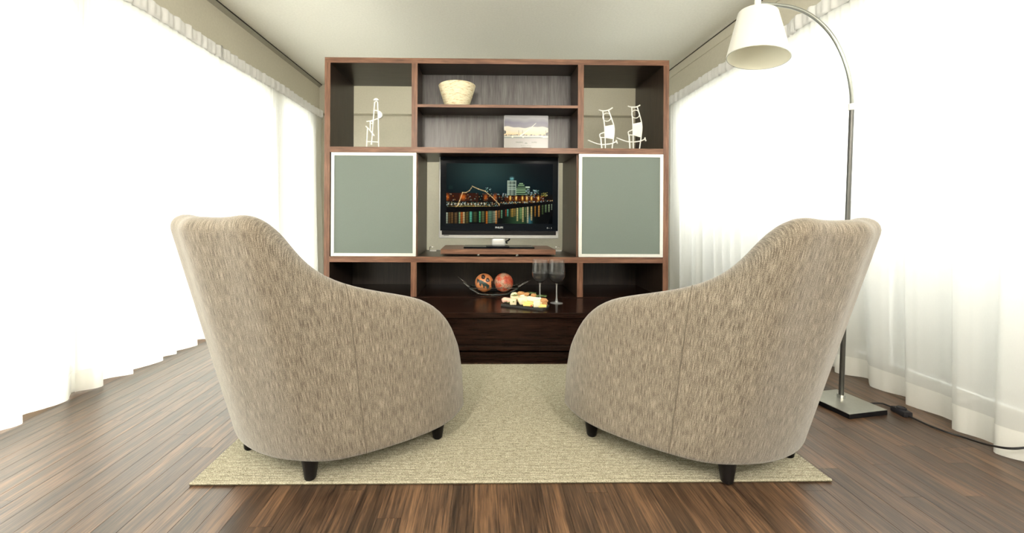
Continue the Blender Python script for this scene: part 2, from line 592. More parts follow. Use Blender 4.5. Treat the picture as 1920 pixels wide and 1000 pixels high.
def curtain(y0, y1, side, xtop, base, seed, label):
    """side: +1 when the room lies on +x of the curtain; base(y) = x of the hem"""
    rg = np.random.default_rng(seed)
    edges = [y0]
    while edges[-1] < y1: edges.append(edges[-1] + rg.uniform(.09, .23))
    edges = np.array(edges); amps = rg.uniform(.03, .07, len(edges)); flip = rg.uniform(.12, .30, len(edges))
    drop = rg.uniform(0, .018, len(edges))
    ph = rg.uniform(0, 6.28, 6)
    ny = int((y1 - y0) / .009); ys = np.linspace(y0, y1, ny)
    zs = np.concatenate([np.linspace(.0, .11, 5), np.linspace(.16, 1.7, 16), np.linspace(1.76, 2.05, 10)])
    idx = np.clip(np.searchsorted(edges, ys, side='right') - 1, 0, len(edges) - 2)
    t = (ys - edges[idx]) / (edges[idx + 1] - edges[idx])
    fl = flip[idx]
    saw = np.where(t < 1 - fl, t / (1 - fl), (1 - t) / fl)
    saw = saw * saw * (3 - 2 * saw)
    fold = amps[idx] * (saw - .45)
    gath = .5 * np.sin(ys * 150 + ph[0] + 1.5 * np.sin(ys * 11 + ph[1])) + .35 * np.sin(ys * 93 + ph[2] + np.sin(ys * 17)) + .3 * np.sin(ys * 231 + ph[3])
    xb = np.array([base(y) for y in ys])
    pts = np.zeros((len(zs), ny, 3))
    for i, z in enumerate(zs):
        q = z / 2.05
        x = xb * (1 - q) ** 1.6 + xtop * (1 - (1 - q) ** 1.6)
        af = 1.0 * (1 - q) ** 1.1 + .10
        ag = .007 * np.clip((q - .45) / .55, 0, 1) ** 1.5 + .0012
        pts[i, :, 0] = x + side * (af * fold + ag * gath)
        pts[i, :, 1] = ys + .012 * (1 - q) * np.sin(ys * 23 + ph[4])
        pts[i, :, 2] = np.maximum(z, .003 + drop[idx] * (1 - saw)) if i == 0 else z + (drop[idx] * (1 - saw) * .5 if i < 4 else 0)
    root = empty('curtain', (xtop, (y0 + y1) / 2, 0), 0, label, 'curtain')
    off = np.array([xtop, (y0 + y1) / 2, 0])

    def sheet(name, P, m, lo=0):
        nz = len(P); bm = bmesh.new()
        vs = [[bm.verts.new(P[i, j] - off) for j in range(ny)] for i in range(nz)]
        for i in range(nz - 1):
            for j in range(ny - 1): bm.faces.new((vs[i][j], vs[i][j + 1], vs[i + 1][j + 1], vs[i + 1][j]))
        for f in bm.faces: f.smooth = True
        me = bpy.data.meshes.new(name); bm.to_mesh(me); bm.free()
        return link(name, me, m, root)
    sheet('sheer_panel', pts[4:], M['sheer'])
    sheet('hem', pts[:5], M['hem'])
    # gathered heading tape, a folded double strip standing a little proud
    hz = np.array([2.035, 2.04, 2.06, 2.09, 2.118, 2.125])
    hx = np.array([.004, .012, .014, .014, .012, .004])
    H = np.zeros((6, ny, 3))
    g2 = .009 * (.6 * np.sin(ys * 75 + ph[5] + 1.2 * np.sin(ys * 9)) + .5 * np.sin(ys * 128 + ph[1]))
    for i in range(6):
        H[i, :, 0] = xtop + side * (hx[i] + .006 + g2 * (.6 if i in (0, 5) else 1)); H[i, :, 1] = ys
        H[i, :, 2] = hz[i] + (.004 * np.sin(ys * 61 + ph[2]) if i > 3 else .002 * np.sin(ys * 80)) + .006 * np.sin(ys * 5 + ph[0])
    back = H[::-1].copy(); back[:, :, 0] = xtop - side * .004
    sheet('heading_tape', np.concatenate([H, back[1:]]), M['tape'])
    return root


lx = ([-2, 1.3, 1.6, 1.8, 2.1, 2.73, 3.2, 5.3], [-1.93, -1.93, -1.93, -1.95, -1.925, -1.90, -1.92, -1.93])
rx = ([-2, 1.2, 1.38, 1.5, 1.7, 1.84, 2.02, 2.3, 5.3], [1.91, 1.92, 1.94, 1.95, 2.0, 2.015, 2.04, 2.03, 2.0])
bl = lambda y: interp(y, *lx); br = lambda y: interp(y, *rx)
curtain(-1.9, 1.99, 1, -1.950, bl, 1, 'sheer white curtain, nearest panel on the left side of the room')
curtain(1.93, 3.0, 1, -1.953, bl, 2, 'sheer white curtain, middle panel on the left beside the armchair')
curtain(2.95, 4.85, 1, -1.952, bl, 3, 'sheer white curtain, far left panel running behind the shelving unit')
curtain(-1.9, 2.50, -1, 1.975, br, 4, 'long sheer white curtain on the right behind the arched floor lamp')
curtain(2.45, 4.85, -1, 1.985, br, 5, 'sheer white curtain, far right panel running behind the shelving unit')
for x, lab in ((-1.972, 'white curtain rail above the left curtains, hidden by their heading tape'), (2.026, 'white curtain rail above the right curtains, hidden by their heading tape')):
    o = bx('curtain_rail', (x - .008, -1.95, 2.095), (x + .008, 4.85, 2.12), M['whitepl'], None, .003)
    tag(o, lab, 'curtain rail')

# unseen fill lamps, added behind the camera for front light
for x, y, lab in ((-.75, -.75, 'added fill lamp behind the viewer, left of the two'), (.95, -.75, 'added fill lamp behind the viewer, right of the two')):
    cl = empty('fill_lamp', (x, y, HC), 0, lab, 'fill lamp')
    obj('canopy', lathe(bmesh.new(), [(0, 0), (.06, 0), (.05, -.03), (0, -.03)], 24), M['whitepl'], cl, 40)
    obj('flex', tube(bmesh.new(), [(0, 0, -.03), (0, 0, -.30)], .004, 8), M['cord'], cl, 60)
    obj('fill_lamp_holder', lathe(bmesh.new(), [(0, -.29), (.05, -.29), (.05, -.33), (0, -.33)], 24), M['whitepl'], cl, 40)
    ld = bpy.data.lights.new('fill_light', 'POINT'); ld.shadow_soft_size = .14; ld.energy = 84; ld.color = (1, .925, .83)
    lo = bpy.data.objects.new('fill_light', ld); COL.objects.link(lo); lo.parent = cl; lo.location = (0, 0, -.48)

# ================================================================== rug
rug = empty('area_rug', (.115, 1.29, 0), math.radians(.25), 'beige ribbed wool rug lying under both armchairs', 'rug')
RW, RD = 2.105, 1.015
nrib = 118
bm = bmesh.new()
prev = None
for i in range(nrib * 4 + 1):
    y = .008 + (RD - .016) * i / (nrib * 4)
    z = .0052 + .0036 * (abs(math.sin(math.pi * i / 4)) ** .8) - (.0006 if i % 4 == 0 else 0)
    row = [bm.verts.new((-RW / 2 + RW * j / 24, y + .0006 * math.sin(j * 2.1 + i), z)) for j in range(25)]
    if prev:
        for j in range(24): bm.faces.new((prev[j], prev[j + 1], row[j + 1], row[j]))
    prev = row
for f in bm.faces: f.smooth = True
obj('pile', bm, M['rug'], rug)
bm = bmesh.new()
tube(bm, [(-RW / 2, .004, .0055), (RW / 2, .004, .0055)], .0052, 8)
obj('front_binding', bm, M['rug'], rug, 60)
bx('backing', (-RW / 2, .004, .0005), (RW / 2, RD, .0062), M['rugedge'], rug)

# ================================================================== armchairs
CP = [0.1104, 0.2152, 0.3007, 0.4464, 0.4448, -0.2917, -0.2773, -0.2351, -0.1658, 0.1041, 0.3083, 0.0086, 0.0193, -0.0572, 0.0015, -0.0655,
      -0.2771, -0.253, -0.2521, -0.136, -0.0286, 0.8734, 0.8734, 0.8537, 0.6926, 0.593, 0.4875, 0.241, 0.6899, 0.0851, 0.0223]
POSE_L, POSE_R = (-0.6056, 1.5711, 0.5165), (0.8827, 1.5421, -0.4185)


def cubic(ts, ys, t):
    ts = np.asarray(ts, float); ys = np.asarray(ys, float); n = len(ts); h = np.diff(ts)
    A = np.zeros((n, n)); b = np.zeros(n); A[0, 0] = A[-1, -1] = 1
    for i in range(1, n - 1):
        A[i, i - 1] = h[i - 1]; A[i, i] = 2 * (h[i - 1] + h[i]); A[i, i + 1] = h[i]
        b[i] = 6 * ((ys[i + 1] - ys[i]) / h[i] - (ys[i] - ys[i - 1]) / h[i - 1])
    m = np.linalg.solve(A, b)
    k = np.clip(np.searchsorted(ts, t) - 1, 0, n - 2); d = t - ts[k]; hk = h[k]
    return ys[k] + d * ((ys[k + 1] - ys[k]) / hk - hk * (2 * m[k] + m[k + 1]) / 6) + d * d * m[k] / 2 + d ** 3 * (m[k + 1] - m[k]) / (6 * hk)


KT = np.array([0, .17, .34, .5, .75, 1.]); HT = np.array([0, .17, .34, .5, .68, .9])
THK, RIM = .105, .05


def chair_curves(tt):
    def ev(k, v, odd): return cubic(np.concatenate([-k[:0:-1], k]), np.concatenate([(-1 if odd else 1) * v[:0:-1], v]), tt)
    p = np.array(CP)
    bxx = ev(KT, np.concatenate([[0], p[0:5]]), 1); byy = ev(KT, p[5:11], 0)
    lxx = ev(KT, np.concatenate([[0], p[11:16]]), 1); lyy = ev(KT, np.concatenate([p[16:21], [0]]), 0)
    ta = np.abs(tt)
    h = cubic(np.concatenate([-HT[:0:-1], HT]), np.concatenate([p[21:27][:0:-1], p[21:27]]), np.clip(tt, -.9, .9))
    q = np.clip((ta - p[28]) / (1 - p[28]), 0, 1)
    h = np.where(q > 0, p[27] + (h - p[27]) * np.sqrt(np.clip(1 - q ** 2.2, 0, 1)), h)
    gx, gy = np.gradient(bxx), np.gradient(byy); ln = np.hypot(gx, gy)
    return bxx, byy, lxx, lyy, h, gy / ln, -gx / ln


ZB, RB = CP[29], CP[30]


def chair_shell():
    a = np.linspace(0, 1, 46)
    half = np.concatenate([a[a < .88], .88 + .12 * np.sin(np.linspace(0, 1, 14) * math.pi / 2)])
    tt = np.concatenate([-half[:0:-1], half])
    cx, cy, kx, ky, h, nx, ny = chair_curves(tt)
    prof = []
    for j in range(5):
        an = j / 4 * math.pi / 2; prof.append((RB * (1 - math.sin(an)), 'b', RB * (1 - math.cos(an))))
    for j in range(1, 15): prof.append((0, 'm', j / 15))
    for j in range(13):
        an = j / 12 * math.pi; prof.append((RIM - RIM * math.cos(an) if j <= 6 else RIM + (THK - RIM) * -math.cos(an), 't', RIM * (1 - math.sin(an))))
    for j in range(1, 10): prof.append((THK, 'i', j / 9))
    ring = []
    for ins, kd, v in prof:
        if kd == 'b': z = ZB + v + 0 * h
        elif kd == 'm': z = ZB + RB + (h - RIM - ZB - RB) * v
        elif kd == 't': z = h - v
        else: z = (h - RIM) + (ZB + .012 - h + RIM) * v
        dz = z - ZB
        ring.append(np.stack([cx + kx * dz - nx * ins, cy + ky * dz - ny * ins, z], -1))
    R = np.stack(ring, 1)                                   # [t, profile, xyz]
    bm = bmesh.new(); uvl = bm.loops.layers.uv.new('UVMap')
    nt_, np_ = R.shape[:2]
    V = [[bm.verts.new(R[i, j]) for j in range(np_)] for i in range(nt_)]
    arc = np.concatenate([[0], np.cumsum(np.hypot(np.diff(cx), np.diff(cy)))])
    hv = np.concatenate([[0], np.cumsum(np.linalg.norm(np.diff(R[nt_ // 2], axis=0), axis=1))])
    for i in range(nt_ - 1):
        for j in range(np_):
            j2 = (j + 1) % np_
            f = bm.faces.new((V[i][j], V[i + 1][j], V[i + 1][j2], V[i][j2]))
            f.smooth = True
            for lp, (a_, b_) in zip(f.loops, ((i, j), (i + 1, j), (i + 1, j2), (i, j2))):
                lp[uvl].uv = (arc[a_], R[a_, b_, 2] if b_ < 19 else R[a_, 19, 2] + hv[b_] - hv[19])
    for e in (0, nt_ - 1):
        f = bm.faces.new(V[e] if e else V[e][::-1])
        for lp in f.loops: lp[uvl].uv = (lp.vert.co.x, lp.vert.co.z)
        for ed in f.edges: ed.smooth = False
    bmesh.ops.recalc_face_normals(bm, faces=bm.faces)
    me = bpy.data.meshes.new('shell'); bm.to_mesh(me); bm.free(); return me, tt, R


def uv_xy(me, ax):
    u = me.uv_layers.new(name='UVMap')
    for lp in me.loops:
        co = me.vertices[lp.vertex_index].co; u.data[lp.index].uv = (co[ax[0]], co[ax[1]])


def inside_plan(z, front, extra):
    tt = np.linspace(-.93, .93, 61); cx, cy, kx, ky, h, nx, ny = chair_curves(tt)
    dz = z - ZB; P = [(float(a), float(b)) for a, b in zip(cx + kx * dz - nx * extra, cy + ky * dz - ny * extra)]
    P = [q for q in P if q[1] < front - .03]
    x0, x1 = P[0][0], P[-1][0]
    arcpts = [(x1 + (x0 - x1) * s, front + .012 * math.sin(math.pi * s)) for s in np.linspace(.02, .98, 9)]
    return P + arcpts


def armchair(name, pose, mirror, label):
    root = empty(name, (pose[0], pose[1], 0), -pose[2], label, 'armchair', 'pair of beige armchairs on the rug')
    me, tt, R = chair_shell()
    if mirror:
        me.transform(Matrix.Scale(-1, 4, (1, 0, 0))); me.flip_normals()
    link('shell', me, M['fabric'], root)
    for sgn in (-1, 1):
        i = int(np.argmin(np.abs(tt - sgn * .56)))
        pts = [Vector(R[i, j]) for j in range(2, 26)]
        obj('seam', tube(bmesh.new(), pts, .0016, 6), M['seam'], root, 60)
    b = prism(bmesh.new(), inside_plan(.17, .315, THK - .015), ZB + .005, .255)
    o = obj('seat_base', b, M['fabric'], root, 40); uv_xy(o.data, (0, 2))
    b = prism(bmesh.new(), inside_plan(.34, .345, THK + .004), .257, .425, .035)
    o = obj('seat_cushion', b, M['fabric'], root, 50); uv_xy(o.data, (0, 1))
    for sx in (-1, 1):
        for lxx, lyy in ((.17, -.205), (.395, .195)):
            b = bmesh.new()
            lathe(b, [(0, .0092), (.0155, .0092), (.0185, .013), (.0315, .10), (0, .10)], 20, (sx * lxx, lyy, 0))
            obj('leg', b, M['blackwood'], root, 40)
    return root


armchair('armchair', POSE_L, False, 'beige tub armchair on the left, its back turned to the left curtains')
armchair('armchair', POSE_R, True, 'beige tub armchair on the right, standing in front of the floor lamp')

# ================================================================== shelving unit
UX0, UX1, UY0, UY1, UT = -1.087, 1.311, 2.745, 3.25, 1.963
unit = empty('shelving_unit', (.112, UY0, 0), 0, 'tall walnut shelving unit with open niches and two glass sliding doors', 'shelving unit')
def ub(name, lo, hi, m, bev=.0006, par=unit, band=None):
    o = Vector((.112, UY0, 0)); lo, hi = Vector(lo) - o, Vector(hi) - o
    if band: lo.y += .0025
    q = bx(name, lo, hi, m, par, bev)
    if band: bx('edge_band', (lo.x, lo.y - .0025, lo.z), (hi.x, lo.y, hi.z), band, q, .0005)
    return q
T = .039
ub('top_panel', (UX0, UY0, UT - .037), (UX1, UY1, UT), M['veneer_x'], band=M['walx'])
ub('side_panel', (UX0, UY0, 0.0), (UX0 + T, UY1, UT - .037), M['veneer_z'], band=M['walz'])
ub('side_panel', (UX1 - T, UY0, 0.0), (UX1, UY1, UT - .037), M['veneer_z'], band=M['walz'])
xi0, xi1 = UX0 + T, UX1 - T
ub('shelf', (xi0, UY0, 1.305), (xi1, UY1, 1.344), M['veneer_x'], band=M['walx'])
ub('shelf', (xi0, UY0, .543), (xi1, UY1, .583), M['veneer_x'], band=M['walx'])
ub('bottom_panel', (xi0, UY0, .262), (xi1, UY1, .304), M['wenx'])
D1, D2 = (-.486, -.445), (.672, .713)
for a, b in (D1, D2):
    ub('divider', (a, UY0, 1.344), (b, UY1, UT - .037), M['veneer_z'], band=M['walz'])
    ub('divider', (a, UY0 + .03, .583), (b, UY1, 1.305), M['veneer_z'], band=M['walz'])
    ub('divider', (a, UY0, .304), (b, UY1, .543), M['veneer_z'], band=M['walz'])
ub('center_shelf', (D1[1], UY0, 1.622), (D2[0], UY0 + .225, 1.642), M['veneer_x'], band=M['walx'])
ub('back_panel', (D1[1], UY0 + .225, 1.344), (D2[0], UY0 + .24, UT - .037), M['wenz'])
for a, b in ((xi0, D1[0]), (D1[1], D2[0]), (D2[1], xi1)):
    ub('back_panel', (a, UY1 - .02, .304), (b, UY1 - .002, .543), M['panel'])
for (a, b), nm in (((620, 780.5), 'l'), ((1085, 1244), 'r')):
    p0 = on_y(a, 481.5 if nm == 'l' else 484.5, UY0 - .004); p1 = on_y(b, 287 if nm == 'l' else 290, UY0 - .004)
    o = Vector((.112, UY0, 0)); x0, x1, z0, z1 = p0.x - o.x, p1.x - o.x, .5845, 1.304
    y0, y1 = -.004, .016
    t = .0215
    bm = bmesh.new()
    box(bm, (x0, y0, z0), (x0 + t, y1, z1), .001); box(bm, (x1 - t, y0, z0), (x1, y1, z1), .001)
    box(bm, (x0 + t, y0, z0), (x1 - t, y1, z0 + t), .001); box(bm, (x0 + t, y0, z1 - t), (x1 - t, y1, z1), .001)
    dr = obj('sliding_door', bm, M['alu'], unit); dr['label'] = 'aluminium framed sliding door'
    g = bx('glass_pane', (x0 + t, y0 + .005, z0 + t), (x1 - t, y0 + .011, z1 - t), M['frosted'], dr)
    g['label'] = 'grey-green frosted glass'

# bench in front of the unit
BY = 2.323
bench = empty('media_bench', (.112, BY, 0), 0, 'low dark wenge bench with a long drawer, in front of the shelving unit', 'bench')
def bb(name, lo, hi, m, bev=.0015):
    o = Vector((.112, BY, 0)); return bx(name, Vector(lo) - o, Vector(hi) - o, m, bench, bev)
bb('bench_top', (UX0, BY, .268), (UX1, UY0 - .004, .300), M['wenx'], .002)
bb('drawer_front', (UX0 + .02, BY + .012, .108), (UX1 - .02, BY + .032, .262), M['wenx'])
bb('bottom_rail', (UX0, BY + .002, .076), (UX1, BY + .40, .104), M['wenx'])
bb('plinth', (UX0 + .02, BY + .012, 0.0), (UX1 - .02, BY + .39, .062), M['wenx'])
bb('side_panel', (UX0, BY + .034, .104), (UX0 + .03, BY + .40, .268), M['wenx'])
bb('side_panel', (UX1 - .03, BY + .034, .104), (UX1, BY + .40, .268), M['wenx'])

# ================================================================== television
SH = .583
ry = 2.80
a, b = on_y(826, 474, ry), on_y(1042, 474, ry)
ris = empty('riser_board', ((a.x + b.x) / 2, ry, SH), 0, 'thick walnut board under the television', 'riser board')
wR = (b.x - a.x)
bx('board', (-wR / 2, 0, .012), (wR / 2, .36, .047), M['walx'], ris, .0015)
for sx in (-1, 1):
    for sy in (.05, .30):
        obj('foot', lathe(bmesh.new(), [(0, 0), (.012, 0), (.012, .012), (0, .012)], 12, (sx * wR * .17, sy, 0)), M['steel'], ris, 40)
TY = 2.93
tz = SH + .047
c0, c1 = on_y(822.5, 447, TY), on_y(1048.5, 292.5, TY)
tvx = (c0.x + c1.x) / 2; TW = c1.x - c0.x; z0, z1 = c0.z - tz, c1.z - tz
tv = empty('television', (tvx, TY, tz), 0, 'flat silver and black television showing a night city skyline', 'television')
def tx(px): return on_y(px, 400, TY).x - tvx
def tzz(py): return on_y(935, py, TY).z - tz
bm = bmesh.new(); box(bm, (-TW / 2, .004, z0), (TW / 2, .075, z1), .008, 2)
obj('housing', bm, M['silver'], tv, 40)
bx('front_glass', (tx(825.5), -.004, tzz(433)), (tx(1046), .012, tzz(294.5)), M['tvblack'], tv, .002)
bx('speaker_strip', (tx(828.5), -.001, tzz(441)), (tx(1042.5), .012, tzz(433.2)), M['black'], tv, .001)
bm = bmesh.new(); box(bm, (-.052, .02, .008), (.052, .06, z0 + .01), .018, 3)
obj('stand_neck', bm, M['silver'], tv, 50)
bm = bmesh.new(); box(bm, (tx(870), -.06, 0), (tx(1001), .14, .010), .004, 1)
obj('stand_base', bm, M['tvblack'], tv)
bx('base_cover', (-.095, -.062, .010), (.075, .07, .016), M['black'], tv, .002)
bx('status_light', (tx(832), .0025, tzz(442.6)), (tx(842), .006, tzz(441.8)), M['black'], tv)
bm = bmesh.new()
tube(bm, spline([(.06, .10, z0 + .02), (.085, .10, z0 - .005), (.08, .105, z0 - .02), (.062, .11, z0 - .03), (.07, .115, z0 - .045)], 5), .006, 8)
obj('cable', bm, M['rubber'], tv, 60)
text_mesh('brand_lettering', 'PHILIPS', .0185, M['lightprint'], tv, (tx(936), -.0045, tzz(427)), .0)
text_mesh('button_marks', '0 –  1', .016, M['lightprint'], tv, (tx(1030), -.0045, tzz(427.5)))


def painted_plane(name, w, h, nx, ny, fn, m, parent, loc):
    """upright plane facing -y; fn(u, v) -> colour, u right, v up"""
    xs = np.linspace(-w / 2, w / 2, nx + 1); zs = np.linspace(0, h, ny + 1)
    X, Z = np.meshgrid(xs, zs); co = np.stack([X.ravel(), 0 * X.ravel(), Z.ravel()], -1) + np.array(loc)
    idx = np.arange((nx + 1) * (ny + 1)).reshape(ny + 1, nx + 1)
    F = np.stack([idx[:-1, :-1], idx[:-1, 1:], idx[1:, 1:], idx[1:, :-1]], -1).reshape(-1, 4)
    me = bpy.data.meshes.new(name); me.from_pydata(co.tolist(), [], F.tolist())
    U, V = np.meshgrid((np.arange(nx) + .5) / nx, (np.arange(ny) + .5) / ny)
    C = fn(U, V).reshape(-1, 3); C = np.concatenate([C, np.ones((len(C), 1))], 1)
    at = me.color_attributes.new('col', 'FLOAT_COLOR', 'CORNER')
    at.data.foreach_set('color', np.repeat(C, 4, 0).astype(np.float32).ravel())
    return link(name, me, m, parent)


def lin(*c): return np.array([(v / 255 / 12.92) if v < 10.3 else ((v / 255 + .055) / 1.055) ** 2.4 for v in c])


def sky_line(U, V):
    rg = np.random.default_rng(5)
    x, y = U, 1 - V                                        # y measured down from the top
    C = np.zeros(U.shape + (3,))
    g = np.exp(-((x - .36) / .28) ** 2 - ((y - .1) / .28) ** 2)
    C += lin(1, 8, 13) + g[..., None] * lin(40, 62, 58) + np.exp(-((x - .45) / .4) ** 2 - ((y - .4) / .2) ** 2)[..., None] * lin(4, 28, 32)
    bank = np.where(x < .5, .735 - .0 * x, .735 - .10 * (x - .5) / .5 * 1.6)   # shore line
    bank = .725 - .02 * x - .085 * np.clip((x - .45) / .55, 0, 1)
    city = (y > .52) & (y < bank)
    C[city] = lin(12, 10, 8)
    n = U.shape

    def rect(x0, x1, y0, y1, col, k=1.0):
        m_ = (x >= x0) & (x < x1) & (y >= y0) & (y < y1); C[m_] = C[m_] * (1 - k) + np.asarray(col) * k

    def glow(cx, cy, sx, sy, col):
        C[...] += .8 * np.exp(-((x - cx) / sx) ** 2 - ((y - cy) / sy) ** 2)[..., None] * np.asarray(col)

    def lights(x0, x1, y0, y1, k, cols, s=.004):
        for _ in range(k):
            cx, cy = rg.uniform(x0, x1), rg.uniform(y0, y1)
            glow(cx, cy, s * rg.uniform(.6, 1.2), s * 1.7 * rg.uniform(.6, 1.1), np.asarray(cols[rg.integers(len(cols))]) * rg.uniform(.4, 1))
    warm = [lin(255, 200, 110), lin(255, 235, 190), lin(255, 150, 50)]; cool = [lin(190, 240, 220), lin(220, 245, 255), lin(150, 210, 190)]
    # brick warehouses
    rect(.0, .30, .49, .63, lin(52, 22, 10)); rect(.34, .56, .52, .62, lin(24, 13, 10)); rect(.55, .92, .545, .625, lin(70, 30, 8))
    for cx in (.01, .145, .165, .37, .455): glow(cx, .56, .014, .04, lin(200, 100, 30))
    for i, cx in enumerate((.60, .655, .715, .755, .80, .865)): glow(cx, .575, .008, .034, lin(255, 180, 60)); rect(cx - .003, cx + .004, .55, .60, lin(255, 215, 120))
    lights(0, .95, .5, .62, 90, warm + cool, .0035)
    # towers
    rect(.572, .655, .285, .53, lin(34, 58, 54))
    for cx in (.576, .588, .602, .616, .63, .645, .653): rect(cx - .0022, cx + .0022, .285, .53, lin(190, 205, 180), .8)
    for cy in (.29, .35, .40, .43): rect(.572, .656, cy - .006, cy + .006, lin(175, 195, 175), .8)
    rect(.597, .632, .24, .285, lin(60, 105, 105)); glow(.615, .245, .014, .02, lin(130, 190, 190)); rect(.613, .617, .215, .245, lin(70, 70, 80))
    for i in range(7):
        cy = .32 + i * .03
        hw = .018 + .028 * min(1, i / 2.5)
        rect(.703 - hw, .703 + hw, cy, cy + .03, lin(28, 44, 36)); rect(.703 - hw, .703 + hw, cy + .004, cy + .017, lin(165, 205, 150), .8)
    rect(.745, .785, .38, .52, lin(50, 66, 50)); rect(.745, .785, .38, .40, lin(205, 225, 195)); lights(.747, .783, .42, .52, 14, cool)
    rect(.365, .42, .39, .50, lin(8, 30, 34)); lights(.367, .418, .395, .48, 16, cool); rect(.02, .06, .37, .43, lin(18, 40, 38))
    lights(.53, .58, .50, .56, 16, cool); lights(.79, .83, .44, .53, 14, cool); lights(.83, .87, .44, .52, 12, cool); lights(.88, .95, .48, .54, 20, [lin(200, 190, 90)])
    # promenade lights
    for _ in range(260):
        cx = rg.uniform(0, 1); top = .645 - .04 * max(0, (cx - .5) / .5); cy = rg.uniform(top, top + (.075 if cx < .5 else .03))
        glow(cx, cy, .0028, .006, (warm + cool)[rg.integers(6)] * rg.uniform(.25, .9))
    for cx in np.linspace(.02, .36, 12): glow(cx, .675 + rg.uniform(-.008, .008), .006, .012, lin(255, 250, 215) * .9)
    glow(.24, .715, .15, .012, lin(160, 140, 70))
    # bright rigging lines of the bridge
    def line(pts, r, col):
        for (x0, y0), (x1, y1) in zip(pts[:-1], pts[1:]):
            dx, dy = x1 - x0, y1 - y0; t = np.clip(((x - x0) * dx + (y - y0) * dy) / (dx * dx + dy * dy), 0, 1)
            d = np.hypot(x - x0 - t * dx, (y - y0 - t * dy) * .56)
            C[...] += (np.exp(-(d / r) ** 2) * (.75 + .25 * np.sin(t * 40)))[..., None] * np.asarray(col)
    ln = lin(250, 215, 150)
    line([(.09, .725), (.108, .70), (.125, .62), (.153, .485)], .0035, ln); line([(.153, .485), (.185, .485), (.215, .455), (.236, .405)], .003, ln)
    line([(.243, .38), (.30, .425), (.365, .462)], .0038, ln); line([(.365, .462), (.43, .56), (.495, .675), (.497, .71)], .0032, ln)
    # quay wall and water
    quay = (y >= bank) & (y < bank + .095 - .05 * x); C[quay] = lin(2, 3, 5)
    wl = bank + .095 - .05 * x
    wat = y >= wl; C[wat] = lin(3, 6, 8)
    streaks = [(.005, .008, (210, 220, 190), 1), (.03, .01, (110, 80, 40), 1), (.055, .008, (150, 110, 60), 1), (.09, .012, (130, 100, 60), 1), (.125, .006, (170, 220, 160), 1),
               (.145, .012, (210, 110, 40), 1), (.165, .007, (250, 225, 160), 1), (.195, .012, (110, 100, 50), 1), (.23, .009, (120, 230, 190), .9), (.27, .016, (80, 90, 50), .9), (.315, .006, (110, 220, 150), .9),
               (.345, .012, (120, 130, 80), .9), (.38, .007, (255, 140, 30), 1), (.41, .02, (110, 150, 120), .95), (.455, .018, (150, 160, 130), .95), (.468, .006, (255, 150, 40), 1), (.495, .008, (160, 110, 50), .6), (.52, .005, (140, 200, 150), .6),
               (.56, .004, (190, 70, 20), .5), (.577, .005, (110, 220, 190), .5), (.62, .012, (190, 140, 50), .55), (.645, .006, (170, 110, 40), .5), (.668, .006, (255, 230, 150), .85), (.70, .012, (120, 150, 90), .7), (.72, .006, (255, 225, 150), .9),
               (.745, .004, (140, 150, 90), .6), (.765, .006, (255, 235, 180), .95), (.80, .006, (255, 215, 130), .8), (.835, .005, (210, 140, 50), .6), (.87, .006, (235, 170, 80), .6), (.905, .006, (90, 110, 60), .5), (.935, .006, (130, 160, 110), .4), (.965, .005, (170, 190, 140), .4), (.99, .003, (170, 190, 160), .3)]
    for cx, s, col, ext in streaks:
        q = np.clip((y - wl) / np.maximum((1 - wl) * ext, 1e-3), 0, 1)
        a_ = np.exp(-((x - cx) / s) ** 2) * np.where(q < 1, .9 - .35 * q, 0) * (.8 + .2 * np.sin(y * 160 + cx * 50)) * wat
        C[...] += a_[..., None] * lin(*col) * .85
    gz = np.exp(-((x - .68) / .09) ** 2) * wat; C[...] += gz[..., None] * lin(38, 66, 40)
    C[...] += (np.exp(-((x - .785) / .02) ** 2 - ((y - .95) / .08) ** 2) * wat)[..., None] * lin(40, 90, 100)
    return np.clip(C * .66, 0, 1)


s0, s1 = tx(836.8), tx(1036); v0, v1 = tzz(419.5), tzz(307)
painted_plane('screen', s1 - s0, v1 - v0, 250, 142, sky_line, M['screen'], tv, ((s0 + s1) / 2, -.0046, v0))

# cable clips on the shelf behind the television
for px, lab in ((812, 'small chrome cable hook on the shelf left of the walnut riser board'), (1047, 'small chrome cable hook on the shelf right of the walnut riser board')):
    c = on_z(px, 471.5, SH)
    c.y = min(c.y, 3.17)
    hk = empty('cable_hook', c, 0, lab, 'hook', 'chrome hooks beside the television')
    bx('plate', (-.026, -.008, 0), (.026, .012, .010), M['alu'], hk, .002)
    tube_b = tube(bmesh.new(), spline([(-.026, 0, .008), (-.026, 0, .03), (-.018, 0, .036), (.0, 0, .034), (.01, 0, .030)], 4), .0028, 8)
    obj('hook_arm', tube_b, M['chrome'], hk, 60)

# ================================================================== things on the upper shelves
# cream bowl
by = 2.86
zc = 1.642
bwl = empty('bowl', (on_y(857, 190, by).x, by, zc), 0, 'cream conical papier-mache bowl on the middle upper shelf', 'bowl')
hb = .163; r0, r1 = .083, .134
prof = [(0, 0), (r0 * .97, 0), (r0, .003)] + [(r0 + (r1 - r0) * (t ** .92), .003 + (hb - .003) * t) for t in np.linspace(.05, 1, 14)]
prof += [(r1 - .003, hb + .003), (r1 - .008, hb)] + [(r0 - .01 + (r1 - .008 - r0 + .01) * (t ** .92), .012 + (hb - .012) * t) for t in np.linspace(.95, 0, 10)] + [(0, .012)]
obj('body', lathe(bmesh.new(), prof, 48), M['bowl'], bwl, 50)

